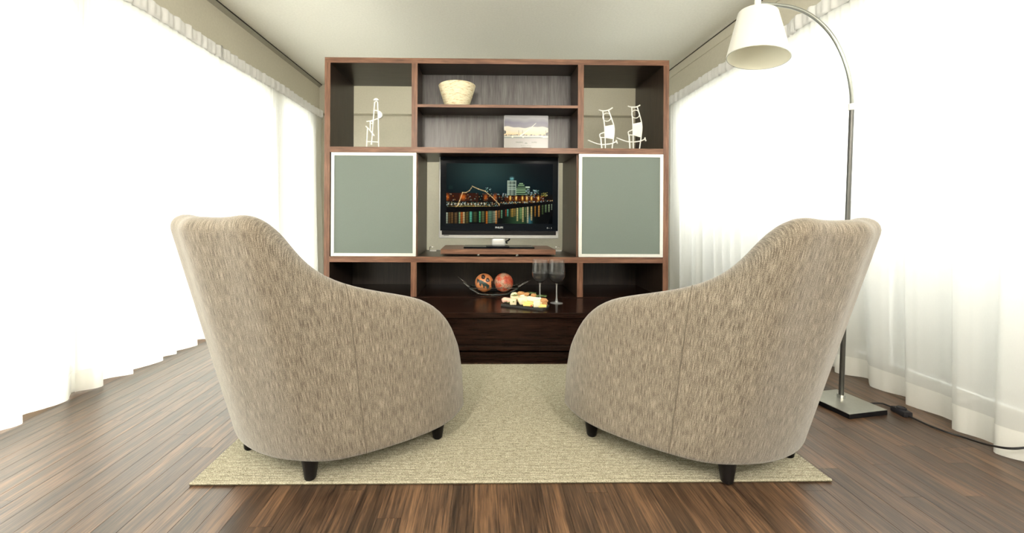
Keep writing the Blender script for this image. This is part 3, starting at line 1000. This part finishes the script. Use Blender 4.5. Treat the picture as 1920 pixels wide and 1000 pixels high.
# framed bridge print
PY = 2.80
p0, p1 = on_y(945, 276, PY), on_y(1028, 217, PY)
pw, phh = p1.x - p0.x, p1.z - 1.344
plq = empty('photo_plaque', ((p0.x + p1.x) / 2, PY, 1.344), 0, 'clear plaque with a photo of a white mast bridge under purple clouds', 'plaque')
bx('plate', (-pw / 2, .001, 0), (pw / 2, .009, phh), M['whitepl'], plq, .001)
bx('stand', (-pw * .2, -.02, 0), (pw * .24, .03, .006), M['whitepl'], plq, .001)


def bridge(U, V):
    x, y = U, 1 - V
    rg = np.random.default_rng(2)
    st = [(0, (120, 122, 128)), (.10, (160, 160, 168)), (.22, (118, 118, 142)), (.34, (128, 126, 142)), (.36, (235, 228, 212)), (.46, (222, 216, 200)), (.56, (250, 215, 165)), (.60, (190, 170, 150)), (.62, (150, 150, 145)), (.66, (130, 140, 140)), (.69, (178, 175, 172)), (1, (188, 186, 182))]
    ps = [a for a, _ in st]; cs = np.array([lin(*c) for _, c in st])
    wob = .018 * np.sin(x * 9 + 1) + .01 * np.sin(x * 23)
    yy = np.where(y < .5, np.clip(y + wob * (y > .05), 0, 1), y)
    C = np.stack([np.interp(yy, ps, cs[:, i]) for i in range(3)], -1)
    for _ in range(60):
        cx = rg.uniform(0, 1); w_ = rg.uniform(.006, .02); h_ = rg.uniform(.01, .045)
        m_ = (abs(x - cx) < w_) & (y > .605 - h_) & (y < .62); C[m_] = lin(*(rg.integers(60, 120),) * 3)
    for cx in (.33, .415, .945): m_ = (abs(x - cx) < .004) & (y > .44) & (y < .61); C[m_] = lin(70, 70, 75)
    for cx, cy, s in ((.01, .5, .035), (.99, .57, .05)): C[np.hypot(x - cx, (y - cy) * .7) < s] = lin(30, 38, 38)
    m_ = (abs(y - .618) < .012 + .006 * x) & (x > .0); C[m_] = lin(242, 242, 225)
    t = (x - .36) / .37                                      # the leaning mast
    yl = .605 - .385 * np.clip(t, 0, 1) ** 1.15
    m_ = (t > 0) & (t < 1) & (abs(y - yl) < .022 * (1 - .7 * t)); C[m_] = lin(250, 249, 235)
    for cx in (.19, .43): C[(abs(x - cx) < .018) & (y > .62) & (y < .66)] = lin(240, 240, 220)
    C[(x > .88) & (y > .635) & (y < .66)] = lin(235, 235, 222)
    return C * .62


painted_plane('photo_print', pw * .995, phh, 140, 100, bridge, M['printed'], plq, (0, .0006, 0))
for s_, dx in (('MADERO', -.048), ('SUITES', .058)):
    text_mesh('lettering', s_, .0125, M['print'], plq, (dx, .0003, phh * .20))
text_mesh('small_lettering', 'B u e n o s   A i r e s', .0085, M['print'], plq, (.0, .0003, phh * .10))
bm = bmesh.new()
for dx in (-.006, 0, .006): box(bm, (dx - .002, -.0002, phh * .165), (dx + .002, .0004, phh * (.185 if dx else .195)))
obj('emblem', bm, M['print'], plq)
bx('label_line', (-pw * .1, -.0002, phh * .04), (pw * .12, .0004, phh * .05), M['print'], plq)


def wire_thing(name, Y, px0, py0, zbase, label):
    root = empty(name, (on_y(px0, py0, Y).x, Y, zbase), 0, label, 'sculpture'); o = Vector(root.location)

    def P(px, py, dy=0):
        q = on_y(px, py, Y) - o; q.y += dy; return q
    return root, P


# white wire musician
msc, P = wire_thing('wire_sculpture', 2.80, 705, 275, 1.344, 'tall white wire figure with a round cap and fiddle in the left niche')
zf = lambda q: Vector((q.x, q.y, 0.0))
def sc1(x, y): return P(670 + x * 70 / 609, 170 + y * 115 / 1000)
R_ = .0045
bm = bmesh.new()
tube(bm, [sc1(283, 190), sc1(232, 870)], R_, 8); tube(bm, [sc1(332, 190), sc1(343, 450), sc1(348, 850), zf(sc1(350, 905))], R_, 8)
tube(bm, spline([sc1(283, 195), sc1(300, 178), sc1(322, 178), sc1(333, 195)], 4), R_ * .8, 8)
obj('body_frame', bm, M['whitewire'], msc, 60)
bm = bmesh.new(); tube(bm, [zf(sc1(152, 905)), sc1(165, 620)], R_, 8); tube(bm, [sc1(145, 830), sc1(345, 842)], R_, 8)
obj('chair_frame', bm, M['whitewire'], msc, 60)
obj('bow', tube(bmesh.new(), [sc1(138, 580), sc1(205, 645), sc1(278, 738)], R_ * 1.05, 8), M['whitewire'], msc, 60)
obj('arm', tube(bmesh.new(), spline([sc1(150, 505), sc1(215, 495), sc1(270, 480), sc1(342, 455)], 4), R_, 8), M['whitewire'], msc, 60)
obj('strut', tube(bmesh.new(), [sc1(212, 500), sc1(212, 640)], R_, 8), M['whitewire'], msc, 60)
obj('shoulder_bar', tube(bmesh.new(), [sc1(265, 318), sc1(345, 330)], R_, 8), M['whitewire'], msc, 60)
bm = bmesh.new(); c = sc1(235, 517); tube(bm, [c + Vector((.009 * math.cos(a), 0, .009 * math.sin(a))) for a in np.linspace(0, 2 * math.pi, 17)], .004, 8)
obj('ring', bm, M['whitewire'], msc, 60)


def plate_xz(pts, th):
    bm = bmesh.new()
    A = [bm.verts.new(p + Vector((0, -th / 2, 0))) for p in pts]; B = [bm.verts.new(p + Vector((0, th / 2, 0))) for p in pts]
    bm.faces.new(A); bm.faces.new(B[::-1])
    for i in range(len(pts)): bm.faces.new((A[i], B[i], B[(i + 1) % len(pts)], A[(i + 1) % len(pts)]))
    return bm


obj('fiddle', plate_xz(spline([sc1(345, 330), sc1(385, 350), sc1(412, 390), sc1(405, 430), sc1(378, 452), sc1(345, 460)], 5), .02), M['whitewire'], msc)
obj('cap', plate_xz(spline([sc1(268, 165), sc1(278, 142), sc1(310, 128), sc1(342, 142), sc1(352, 165)], 5), .02), M['whitewire'], msc)
obj('neck', tube(bmesh.new(), [sc1(310, 160), sc1(310, 185)], R_, 8), M['whitewire'], msc, 60)
bm = bmesh.new(); bmesh.ops.create_uvsphere(bm, u_segments=12, v_segments=8, radius=.0075, matrix=Matrix.Translation(sc1(230, 872)))
obj('ball', bm, M['whitewire'], msc, 60)


def rocker(px0, pts, Y, label):
    root, P = wire_thing('wire_sculpture', Y, px0, 277, 1.344, label)
    root['group'] = 'white wire rocking figures in the right niche'
    f = lambda k: [P(1090 + x * 130 / 1238, 180 + y * 105 / 1000) for x, y in pts[k]]
    W = M['whitewire']; r = .0044
    obj('hat', tube(bmesh.new(), spline(f('hat'), 5), r * 1.1, 8), W, root, 60)
    bm = bmesh.new()
    a = f('front'); a[-1].z = 0; tube(bm, spline(a, 4), r, 8)
    b = f('back'); b[-1].z = 0; tube(bm, spline(b, 4), r, 8)
    obj('body_frame', bm, W, root, 60)
    c = f('ring')[0]; rr = .029
    obj('head_ring', tube(bmesh.new(), [c + Vector((rr * math.cos(a), 0, rr * math.sin(a))) for a in np.linspace(0, 2 * math.pi, 29)], r * .75, 8), W, root, 60)
    obj('dress_panel', plate_xz(f('dress'), .008), W, root)
    obj('arm', tube(bmesh.new(), f('arm'), r * .9, 8), W, root, 60)
    obj('lap_bar', tube(bmesh.new(), f('lap'), r * .9, 8), W, root, 60)
    obj('rocker', tube(bmesh.new(), spline(f('rock'), 6), r * 1.05, 8), W, root, 60)
    obj('foot_tip', tube(bmesh.new(), f('tip'), r * 1.2, 8), W, root, 60)
    return root


A = dict(hat=[(310, 250), (380, 268), (470, 258), (558, 212)], front=[(383, 270), (400, 430), (425, 640), (436, 745)], back=[(487, 262), (545, 420), (585, 560), (582, 690), (545, 925)],
         ring=[(455, 380)], dress=[(415, 545), (568, 515), (583, 590), (580, 690), (560, 768), (432, 745)], arm=[(415, 648), (335, 680), (325, 695), (333, 740)], lap=[(325, 740), (435, 745), (560, 768)],
         rock=[(118, 792), (240, 842), (360, 868), (480, 862), (560, 845), (628, 815)], tip=[(625, 788), (628, 815), (643, 852)])
A['front'] = [(383, 270), (400, 430), (415, 560), (432, 745)]
rocker(1140, A, 2.80, 'white wire rocking figure with upturned hat, left one of the pair in the right niche')
B = {k: [(x + 510, y - 45) for x, y in v] for k, v in A.items()}
B['back'] = [(997, 195), (1050, 375), (1078, 500), (1078, 640), (1033, 915)]; B['front'] = [(900, 200), (905, 330), (918, 490), (930, 705)]
B['dress'] = [(922, 500), (1062, 470), (1080, 560), (1075, 660), (1052, 740), (928, 705)]; B['hat'] = [(832, 180), (890, 200), (980, 197), (1048, 165)]
B['ring'] = [(968, 325)]
rocker(1190, B, 2.86, 'white wire rocking figure with flatter hat, right one of the pair in the right niche')
# the figures' front legs stand on the shelf
for (lg, px, Y) in (((345, 745), 1140, 2.80), ((850, 700), 1190, 2.86)):
    root = [o for o in COL.objects if o.name.startswith('wire_sculpture') and abs(o.location.y - Y) < 1e-4 and o.get('group') and abs(o.location.x - on_y(px, 277, Y).x) < 1e-4][0]
    o0 = Vector(root.location)
    a = on_y(1090 + lg[0] * 130 / 1238, 180 + lg[1] * 105 / 1000, Y) - o0
    b = on_y(1090 + (lg[0] + 22) * 130 / 1238, 180 + 920 * 105 / 1000, Y) - o0; b.z = 0
    obj('front_leg', tube(bmesh.new(), [a, b], .0055, 8), M['whitewire'], root, 60)
# dark box lying low behind the right figure
c = on_y(1185, 276, 2.98)
tag(bx('black_tray', (1.0, 2.93, 1.3445), (1.235, 3.08, 1.3535), M['black'], None, .002), 'flat black tray on the shelf behind the right wire figure', 'tray')

# ================================================================== things on the bench
BT = .300
NT_ = .304
# glass dish with two balls
dc = Vector((on_y(926, 540, 2.86).x, 2.86, NT_))
dish = empty('glass_dish', dc, 0, 'boat-shaped dark glass dish with rope rim and pointed handles, holding two balls', 'dish')
def dq(px, py, dy): q = on_y(px, py, 2.80) - dc; return Vector((q.x, dy, max(q.z, .006)))
curve = [(880, 541), (888, 545.5), (898, 551), (910, 555.5), (926, 556.5), (940, 555.5), (952, 551), (962, 546), (971, 541)]
bm = bmesh.new()
rows = []
for dy in np.linspace(-.055, .055, 7):
    c_ = spline([dq(a, b, dy) + Vector((0, 0, .004)) for a, b in curve], 4); rows.append([bm.verts.new(p) for p in c_])
for a, b in zip(rows[:-1], rows[1:]):
    for i in range(len(a) - 1): bm.faces.new((a[i], a[i + 1], b[i + 1], b[i]))
r_ = bmesh.ops.solidify(bm, geom=bm.faces[:], thickness=.003)
obj('sheet', bm, M['greyglass'], dish, 60)
for dy in (-.06, .06):
    pts = spline([dq(a, b, dy) for a, b in curve], 6); bm = bmesh.new()
    for ph in (0, math.pi):
        tube(bm, [p + Vector((0, .0032 * math.cos(i * 1.1 + ph), .0032 * math.sin(i * 1.1 + ph))) for i, p in enumerate(pts)], .0032, 6)
    obj('rope_rim', bm, M['greyglass'], dish, 60)
    obj('rim_bar', tube(bmesh.new(), [dq(880, 541.5, dy) + Vector((0, 0, .003)), dq(971, 541.5, dy) + Vector((0, 0, .003))], .003, 8), M['greyglass'], dish, 60)
for s, (a, b, c_) in ((0, ((880, 541), (870, 532), (858, 522))), (1, ((971, 541), (984, 533), (997, 527)))):
    p = [dq(*q, 0) for q in (a, b, c_)]
    bm = bmesh.new()
    tube(bm, [p[0] + Vector((0, -.055, .003)), p[0] + Vector((0, .055, .003))], .006, 8)
    tube(bm, spline(p, 5), [.008, .009, .0095, .010, .010, .010, .009, .008, .006, .004, .002], 8)
    obj('handle', bm, M['glass'], dish, 60)


def ball(name, px, py, r, m, label, paint=None):
    c = on_y(px, py, 2.86); c.z = NT_ + .013 + r
    o_ = bmesh.new(); bmesh.ops.create_uvsphere(o_, u_segments=72, v_segments=48, radius=r)
    for v_ in o_.verts: v_.co *= 1 + .012 * mnoise.noise(v_.co * 18)
    o = obj(name, o_, m, None, 60); o.location = c; tag(o, label, 'decorative ball')
    if paint:
        me = o.data; at = me.color_attributes.new('col', 'FLOAT_COLOR', 'POINT')
        for i, v_ in enumerate(me.vertices): at.data[i].color = (*paint(v_.co.normalized()), 1)
    return o


OR, BK, TEAL = (.62, .22, .08), (.012, .01, .012), (.03, .055, .05)


def gourd_paint(n):
    x, z = n.x, n.z                                           # as seen from the room, -y
    if n.y > .25:
        return BK if mnoise.noise(n * 3.1) > .12 else OR
    for cx, cz in ((-.12, .72), (.36, .42)):
        d = math.hypot(x - cx, z - cz)
        if d < .06: return (.25, .2, .18)
        if d < .21: return BK
    if abs(z - (.35 - .55 * (x + .7))) < .05 + .0 and -.75 < x < -.25 and z > .2: return BK
    band = .22 - .48 * (x + .3)
    up = band + .20 * (1 - abs(x + .1)); dn = band - .12 - .50 * abs(((x + .05) * 2.6) % 1.0 - .5) * 2
    if dn < z < up and -.8 < x < .55: return TEAL
    if abs(x - .85) < .1 and -.4 < z < .3: return BK
    if z < -.72 and mnoise.noise(n * 4) > 0: return (.3, .10, .04)
    return OR if mnoise.noise(n * 9) < .25 else (.72, .30, .12)


ball('painted_ball', 908, 535, .0665, M['gourd'], 'orange ball painted with black and teal shapes, left one in the glass dish', gourd_paint)
ball('stone_ball', 944.5, 536.5, .0685, M['redball'], 'red and grey speckled ball, right one in the glass dish')


def wine_glass(px, py_top, base_xy, label):
    root = empty('wine_glass', (base_xy[0], base_xy[1], BT), 0, label, 'wine glass', 'two wine glasses on the bench')
    # bowl: outer wall, rim, inner wall
    outer = [(.0065, .128), (.020, .133), (.040, .150), (.0515, .172), (.0545, .195), (.053, .225), (.0485, .283)]
    inner = [(.0470, .283), (.0515, .225), (.053, .195), (.050, .173), (.0385, .152), (.019, .1355), (0, .134)]
    obj('bowl', lathe(bmesh.new(), outer + inner, 40), M['bowlglass'], root, 50)
    o = obj('wine', lathe(bmesh.new(), [(0, .1345), (.0188, .136), (.0382, .1525), (.0497, .1735), (.0526, .194), (0, .194)], 40), M['wine'], root, 50)
    o['label'] = 'dark red wine'
    obj('stem', lathe(bmesh.new(), [(0, .006), (.012, .006), (.0075, .018), (.0048, .04), (.0045, .10), (.0055, .120), (.0085, .126), (.0085, .129), (0, .129)], 24), M['glintglass'], root, 50)
    obj('foot', lathe(bmesh.new(), [(0, .0), (.041, .0), (.0415, .0012), (.038, .0025), (.012, .006), (0, .0062)], 40), M['glintglass'], root, 50)
    return root


q = on_z(1043.5, 568.5, BT)
wine_glass(1045, 488, (q.x, q.y), 'wine glass with dark wine, right one, its foot clear of the cheese board')
q2 = on_y(1012.5, 500, q.y + .025)
wine_glass(1012, 489, (q2.x, q.y + .025), 'wine glass with dark wine, left one, standing behind the cheese board')

# cheese board
A0, A1, A2 = on_z(939, 574.5, BT), on_z(1018, 584, BT), on_z(1037, 574, BT)
ux = (A1 - A0).normalized(); ux.z = 0; LX = (A1 - A0).length; uy = Vector((-ux.y, ux.x, 0)); LY = .125
rz = math.atan2(ux.y, ux.x)
brd = empty('slate_board', A0, rz, 'rectangular black slate board of cheese and nuts at the bench edge', 'cheese board')
bm = bmesh.new(); box(bm, (0, 0, 0.0), (LX, LY, .014), .002)
for v_ in bm.verts: v_.co += Vector((mnoise.noise(v_.co * 40), mnoise.noise(v_.co * 37 + Vector((5, 0, 0))), 0)) * .002
obj('slab', bm, M['slate'], brd)
bm = bmesh.new()
for sx in (.08, .92):
    for sy in (.15, .85): pass
FD = {}
for nm, c in (('cream', (.84, .74, .50)), ('ham', (.84, .53, .42)), ('bread', (.88, .76, .50)), ('yellow', (.92, .76, .25)), ('walnut', (.50, .26, .10)), ('green', (.18, .30, .06)), ('white', (.87, .81, .60)), ('herb', (.14, .22, .08)), ('berry', (.40, .06, .03))):
    FD[nm] = plain('food_' + nm, c, .5, bump=(.3, 120), Subsurface_Weight=.0)
fc = 0


def food(name, u, v, z, size, m, label, cat, shape='blob', rot=0.0, group=None, seed=0):
    o_ = bmesh.new(); sx, sy, sz = size
    if shape == 'blob':
        bmesh.ops.create_icosphere(o_, subdivisions=3, radius=1)
        for vv in o_.verts:
            k = 1 + .22 * mnoise.noise(vv.co * 1.6 + Vector((seed * 3.1, 0, seed))) + .06 * mnoise.noise(vv.co * 5 + Vector((seed, 0, 0)))
            vv.co = Vector((vv.co.x * sx, vv.co.y * sy, vv.co.z * sz)) * k
    elif shape == 'nut':
        bmesh.ops.create_icosphere(o_, subdivisions=3, radius=1)
        for vv in o_.verts:
            k = 1 + .35 * mnoise.noise(vv.co * 3.5 + Vector((seed, 0, 0))); vv.co = Vector((vv.co.x * sx, vv.co.y * sy, vv.co.z * sz)) * k
    elif shape == 'slab':
        box(o_, (-sx, -sy, -sz), (sx, sy, sz), min(sx, sy, sz) * .25, 2)
        for vv in o_.verts: vv.co += Vector((mnoise.noise(vv.co * 50 + Vector((seed, 0, 0))), mnoise.noise(vv.co * 45), mnoise.noise(vv.co * 55))) * .0022
    elif shape == 'wedge':
        for x in (-sx, sx):
            for y, zz in ((-sy, -sz), (sy, -sz), (sy, sz)): o_.verts.new((x, y, zz))
        o_.verts.ensure_lookup_table(); V_ = o_.verts
        for f in ((0, 1, 2), (3, 5, 4), (0, 3, 4, 1), (1, 4, 5, 2), (2, 5, 3, 0)): o_.faces.new([V_[i] for i in f])
        bmesh.ops.bevel(o_, geom=o_.edges[:], offset=.003, segments=2, affect='EDGES')
    elif shape == 'roll':
        pts = [Vector((-sx + 2 * sx * t, .006 * math.sin(t * 7 + seed), .004 * math.sin(t * 9))) for t in np.linspace(0, 1, 14)]
        tube(o_, pts, [sz * (.55 + .45 * math.sin(math.pi * min(1, .15 + t))) * (1 + .12 * math.sin(t * 20)) for t in np.linspace(0, .9, 14)], 12)
        for vv in o_.verts: vv.co.y *= sy / sz
    elif shape == 'leaf':
        n = 9
        rows_ = []
        for i in range(n):
            t = i / (n - 1); w_ = sy * math.sin(math.pi * (t * .93 + .05)) ** .8
            zz = sz * (.8 + math.sin(t * 2.6))
            rows_.append([o_.verts.new((-sx + 2 * sx * t, w_ * k, zz + abs(k) * sz * .5 + .0015 * math.sin(i * 2 + k))) for k in (-1, -.5, 0, .5, 1)])
        for a_, b_ in zip(rows_[:-1], rows_[1:]):
            for k in range(4): o_.faces.new((a_[k], a_[k + 1], b_[k + 1], b_[k]))
        bmesh.ops.solidify(o_, geom=o_.faces[:], thickness=.0012)
    elif shape == 'sprig':
        tube(o_, spline([(-sx, 0, 0), (-sx * .3, sy * .3, sz), (sx * .4, -sy * .2, sz), (sx, sy * .2, sz * .4)], 4), .0012, 6)
        for i in range(22):
            t = i / 21; x = -sx + 2 * sx * t; a = (i % 4) * 1.57 + i * .4
            d = Vector((.5, math.cos(a) * .8, abs(math.sin(a)) * .8 + .1)).normalized() * .014
            p_ = Vector((x, 0, sz * .8)); tube(o_, [p_, p_ + d * .5, p_ + d], [.0012, .0017, .0003], 5)
    o = obj(name, o_, FD[m], None, 50)
    o.location = A0 + ux * (u * LX) + uy * (v * LY) + Vector((0, 0, .014 + z)); o.rotation_euler = (0, 0, rz + rot)
    return tag(o, label, cat, group)


food('ham_roll', .17, .45, .016, (.055, .02, .017), 'ham', 'pale pink ham roll at the left end of the slate board', 'ham', 'roll', .55)
food('cheese_chunk', .22, .72, .032, (.034, .03, .030), 'cream', 'cream cheese chunk at the back left of the slate board', 'cheese', 'blob', .3, None, 1)
food('walnut_half', .37, .70, .062, (.024, .016, .012), 'walnut', 'walnut half lying on top of the pile at left', 'nut', 'nut', .2, None, 2)
food('cheese_cube', .275, .16, .018, (.020, .017, .018), 'cream', 'small cream cheese cube at the front of the slate board, between the green leaves', 'cheese', 'slab', .3, None, 3)
food('lettuce_leaf', .16, .12, .003, (.018, .012, .004), 'green', 'green leaf lying flat on the slate near its left corner', 'leaf', 'leaf', -.4)
food('lettuce_leaf', .34, .14, .010, (.026, .010, .010), 'green', 'green leaf standing right of the front cheese cube', 'leaf', 'leaf', 1.3)
food('lettuce_leaf', .26, .42, .040, (.022, .014, .007), 'green', 'bright green leaf tucked on top of the ham roll', 'leaf', 'leaf', .3)
food('bread_ball', .47, .30, .027, (.031, .028, .027), 'bread', 'round pale bread ball in the middle of the slate board', 'bread', 'blob', 0, None, 4)
food('cheese_chunk', .43, .70, .030, (.034, .026, .028), 'white', 'white cheese chunk behind the bread ball', 'cheese', 'blob', 0, None, 5)
food('walnut_half', .51, .68, .060, (.018, .015, .011), 'walnut', 'walnut half on the white cheese behind the bread ball', 'nut', 'nut', .9, None, 6)
food('cheese_chunk', .62, .74, .026, (.036, .026, .024), 'cream', 'cream cheese chunk at the back middle of the slate board', 'cheese', 'blob', 0, None, 7)
food('walnut_half', .66, .78, .054, (.019, .014, .012), 'walnut', 'walnut half on the back middle cheese chunk, left of the herb sprig', 'nut', 'nut', .4, None, 8)
food('herb_sprig', .58, .86, .058, (.030, .01, .004), 'herb', 'green herb sprig on the back middle of the pile', 'herb', 'sprig', .1)
food('herb_sprig', .83, .80, .047, (.032, .012, .006), 'herb', 'dark rosemary sprig at the back right, before the left wine glass', 'herb', 'sprig', .25)
food('cheese_wedge', .70, .50, .030, (.048, .020, .020), 'white', 'long white cheese wedge lying across the yellow slices', 'cheese', 'wedge', .12)
food('cheese_slice', .62, .22, .009, (.030, .017, .007), 'yellow', 'lower yellow cheese slice at the front middle of the slate board', 'cheese', 'slab', .35, None, 9)
food('cheese_slice', .66, .30, .022, (.034, .018, .006), 'yellow', 'upper yellow cheese slice under the white wedge', 'cheese', 'slab', -.1, None, 10)
food('cheese_cube', .83, .22, .020, (.021, .019, .019), 'white', 'speckled white cheese cube at the front right of the slate board', 'cheese', 'slab', .25, None, 11)
food('cheese_slice', .94, .28, .010, (.024, .014, .008), 'yellow', 'yellow cheese stick at the front right corner of the slate board', 'cheese', 'slab', .5, None, 12)
food('cheese_chunk', .84, .62, .020, (.032, .026, .019), 'cream', 'cream cheese chunk under the rosemary sprig', 'cheese', 'blob', 0, None, 13)
food('walnut_half', .93, .60, .032, (.024, .018, .017), 'walnut', 'large walnut half at the right end of the slate board', 'nut', 'nut', .5, None, 14)
food('walnut_half', .965, .48, .014, (.018, .016, .013), 'walnut', 'small walnut half low at the right end, beside the yellow stick', 'nut', 'nut', 1.2, None, 15)
food('red_berry', .72, .08, .006, (.006, .006, .0065), 'berry', 'small red berry on the front edge of the slate board', 'berry', 'blob', 0, None, 16)

# ================================================================== floor lamp
LB = Vector((1.695, 1.835, 0))
lamp = empty('floor_lamp', LB, 0, 'arched chrome floor lamp with white shade beside the right curtain', 'floor lamp')
c4 = [on_z(1539, 748, .022), on_z(1590, 735, .022), on_z(1632, 760, .022), on_z(1561, 768, .022)]
cc = sum(c4, Vector()) / 4 - LB
d1 = (c4[2] - c4[3]); ang = math.atan2(d1.y, d1.x)
Rz = Matrix.Rotation(ang, 4, 'Z')
def sq(lo, hi, b): 
    bm = box(bmesh.new(), lo, hi, b); bm.transform(Matrix.Translation((cc.x, cc.y, 0)) @ Rz); return bm
hs = .105
obj('base', sq((-hs, -hs, .0), (hs, hs, .020), .001), M['black'], lamp)
obj('base_plate', sq((-hs + .001, -hs + .001, .020), (hs - .001, hs - .001, .0225), .0005), M['steel'], lamp)
pb = on_z(1577, 746, .0225); pt = on_y(1597, 205, 1.86)
PB, PT = pb - LB, pt - LB
obj('pole_socket', tube(bmesh.new(), [PB, PB + (PT - PB) * .012], .016, 16), M['chrome'], lamp, 60)
obj('pole', tube(bmesh.new(), [PB, PT], .0098, 16), M['pole'], lamp, 60)
obj('collar', tube(bmesh.new(), [PT - (PT - PB).normalized() * .004, PT + (PT - PB).normalized() * .026], .0125, 16), M['whitepl'], lamp, 60)
sy = 1.96
arcpx = [(1597.5, 200), (1596.5, 172), (1591, 138), (1580, 104), (1563, 71), (1540, 44), (1514, 25), (1486, 14), (1458, 9.5), (1427, 7)]
pts = []
for i, (a, b) in enumerate(arcpx):
    t = i / (len(arcpx) - 1); pts.append(on_y(a, b, 1.86 + (sy - 1.86) * t) - LB)
obj('arc', tube(bmesh.new(), spline(pts, 6), .0086, 12), M['archrome'], lamp, 60)
sc_ = on_y(1420.5, 109, sy) - LB
ztop = (on_y(1423, 24, sy) - LB).z
r1 = .134; r0 = .084; zb_ = sc_.z
holder = Vector((sc_.x, sc_.y, 0))
obj('shade_holder', lathe(bmesh.new(), [(0, ztop - .03), (.026, ztop - .03), (.026, ztop + .028), (.014, ztop + .03), (.014, ztop + .085), (0, ztop + .085)], 24, holder), M['whitepl'], lamp, 40)
bm = lathe(bmesh.new(), [(0, ztop - .002), (r0 * .9, ztop - .002), (r0, ztop - .008), (r1, zb_), (r1 + .0015, zb_), (r1 + .0015, zb_ + .004), (r0 + .002, ztop - .006), (r0 * .92, ztop), (0, ztop)], 64, holder)
shd = obj('lamp_shade', bm, M['shade'], lamp, 40)
obj('shade_lining', lathe(bmesh.new(), [(0, ztop - .006), (r0 * .9, ztop - .006), (r0 - .004, ztop - .012), (r1 - .003, zb_ + .001)], 64, holder), M['shade_in'], shd, 40)
bm = bmesh.new(); tube(bm, [holder + Vector(((r1 - .0005) * math.cos(a), (r1 - .0005) * math.sin(a), zb_)) for a in np.linspace(0, 2 * math.pi, 65)], .0014, 6)
obj('rim_wire', bm, M['steel'], shd, 60)
bm = bmesh.new(); bmesh.ops.create_uvsphere(bm, u_segments=24, v_segments=16, radius=.036, matrix=Matrix.Translation(holder + Vector((0, 0, ztop - .075))))
obj('bulb', bm, M['whitepl'], lamp, 60)
TILT = Matrix(((1, 0, 0, 0), (0, 1, 0, 0), (-.20, -.02, 1, .20 * holder.x + .02 * holder.y), (0, 0, 0, 1)))
for o in [shd] + list(shd.children): o.data.transform(TILT)
# cord with foot switch
cpx = [(1628, 757, .008), (1650, 756.5, .006), (1663, 760, .006), (1677, 766.5, .008)]
cpx2 = [(1704, 780.5, .008), (1738, 796.5, .005), (1772, 809.5, .005), (1806, 820, .006), (1840, 831, .028), (1874, 839, .06), (1898, 841.5, .075), (1922, 840, .08), (1975, 835, .04), (2100, 880, .006)]
sw = on_z(1690, 772, .012) - LB
cd_ = obj('power_cord', tube(bmesh.new(), spline([on_z(*p) - LB for p in cpx], 6) + [sw], .0038, 8), M['cord'], lamp, 60)
obj('power_cord', tube(bmesh.new(), [sw] + spline([on_z(*p) - LB for p in cpx2], 6), .0038, 8), M['cord'], lamp, 60)
dsw = (on_z(1704, 780, .01) - on_z(1677, 766, .01)); a = math.atan2(dsw.y, dsw.x)
MT = Matrix.Translation((sw.x, sw.y, 0)) @ Matrix.Rotation(a, 4, 'Z')
bm = box(bmesh.new(), (-.033, -.019, .0), (.033, .019, .024), .005, 2); bm.transform(MT)
fs = obj('foot_switch', bm, M['rubber'], lamp, 40)
bm = lathe(bmesh.new(), [(0, .020), (.017, .020), (.0175, .030), (.014, .032), (.012, .029), (0, .029)], 24, (0, 0, 0)); bm.transform(MT)
obj('button', bm, M['rubber'], fs, 40)
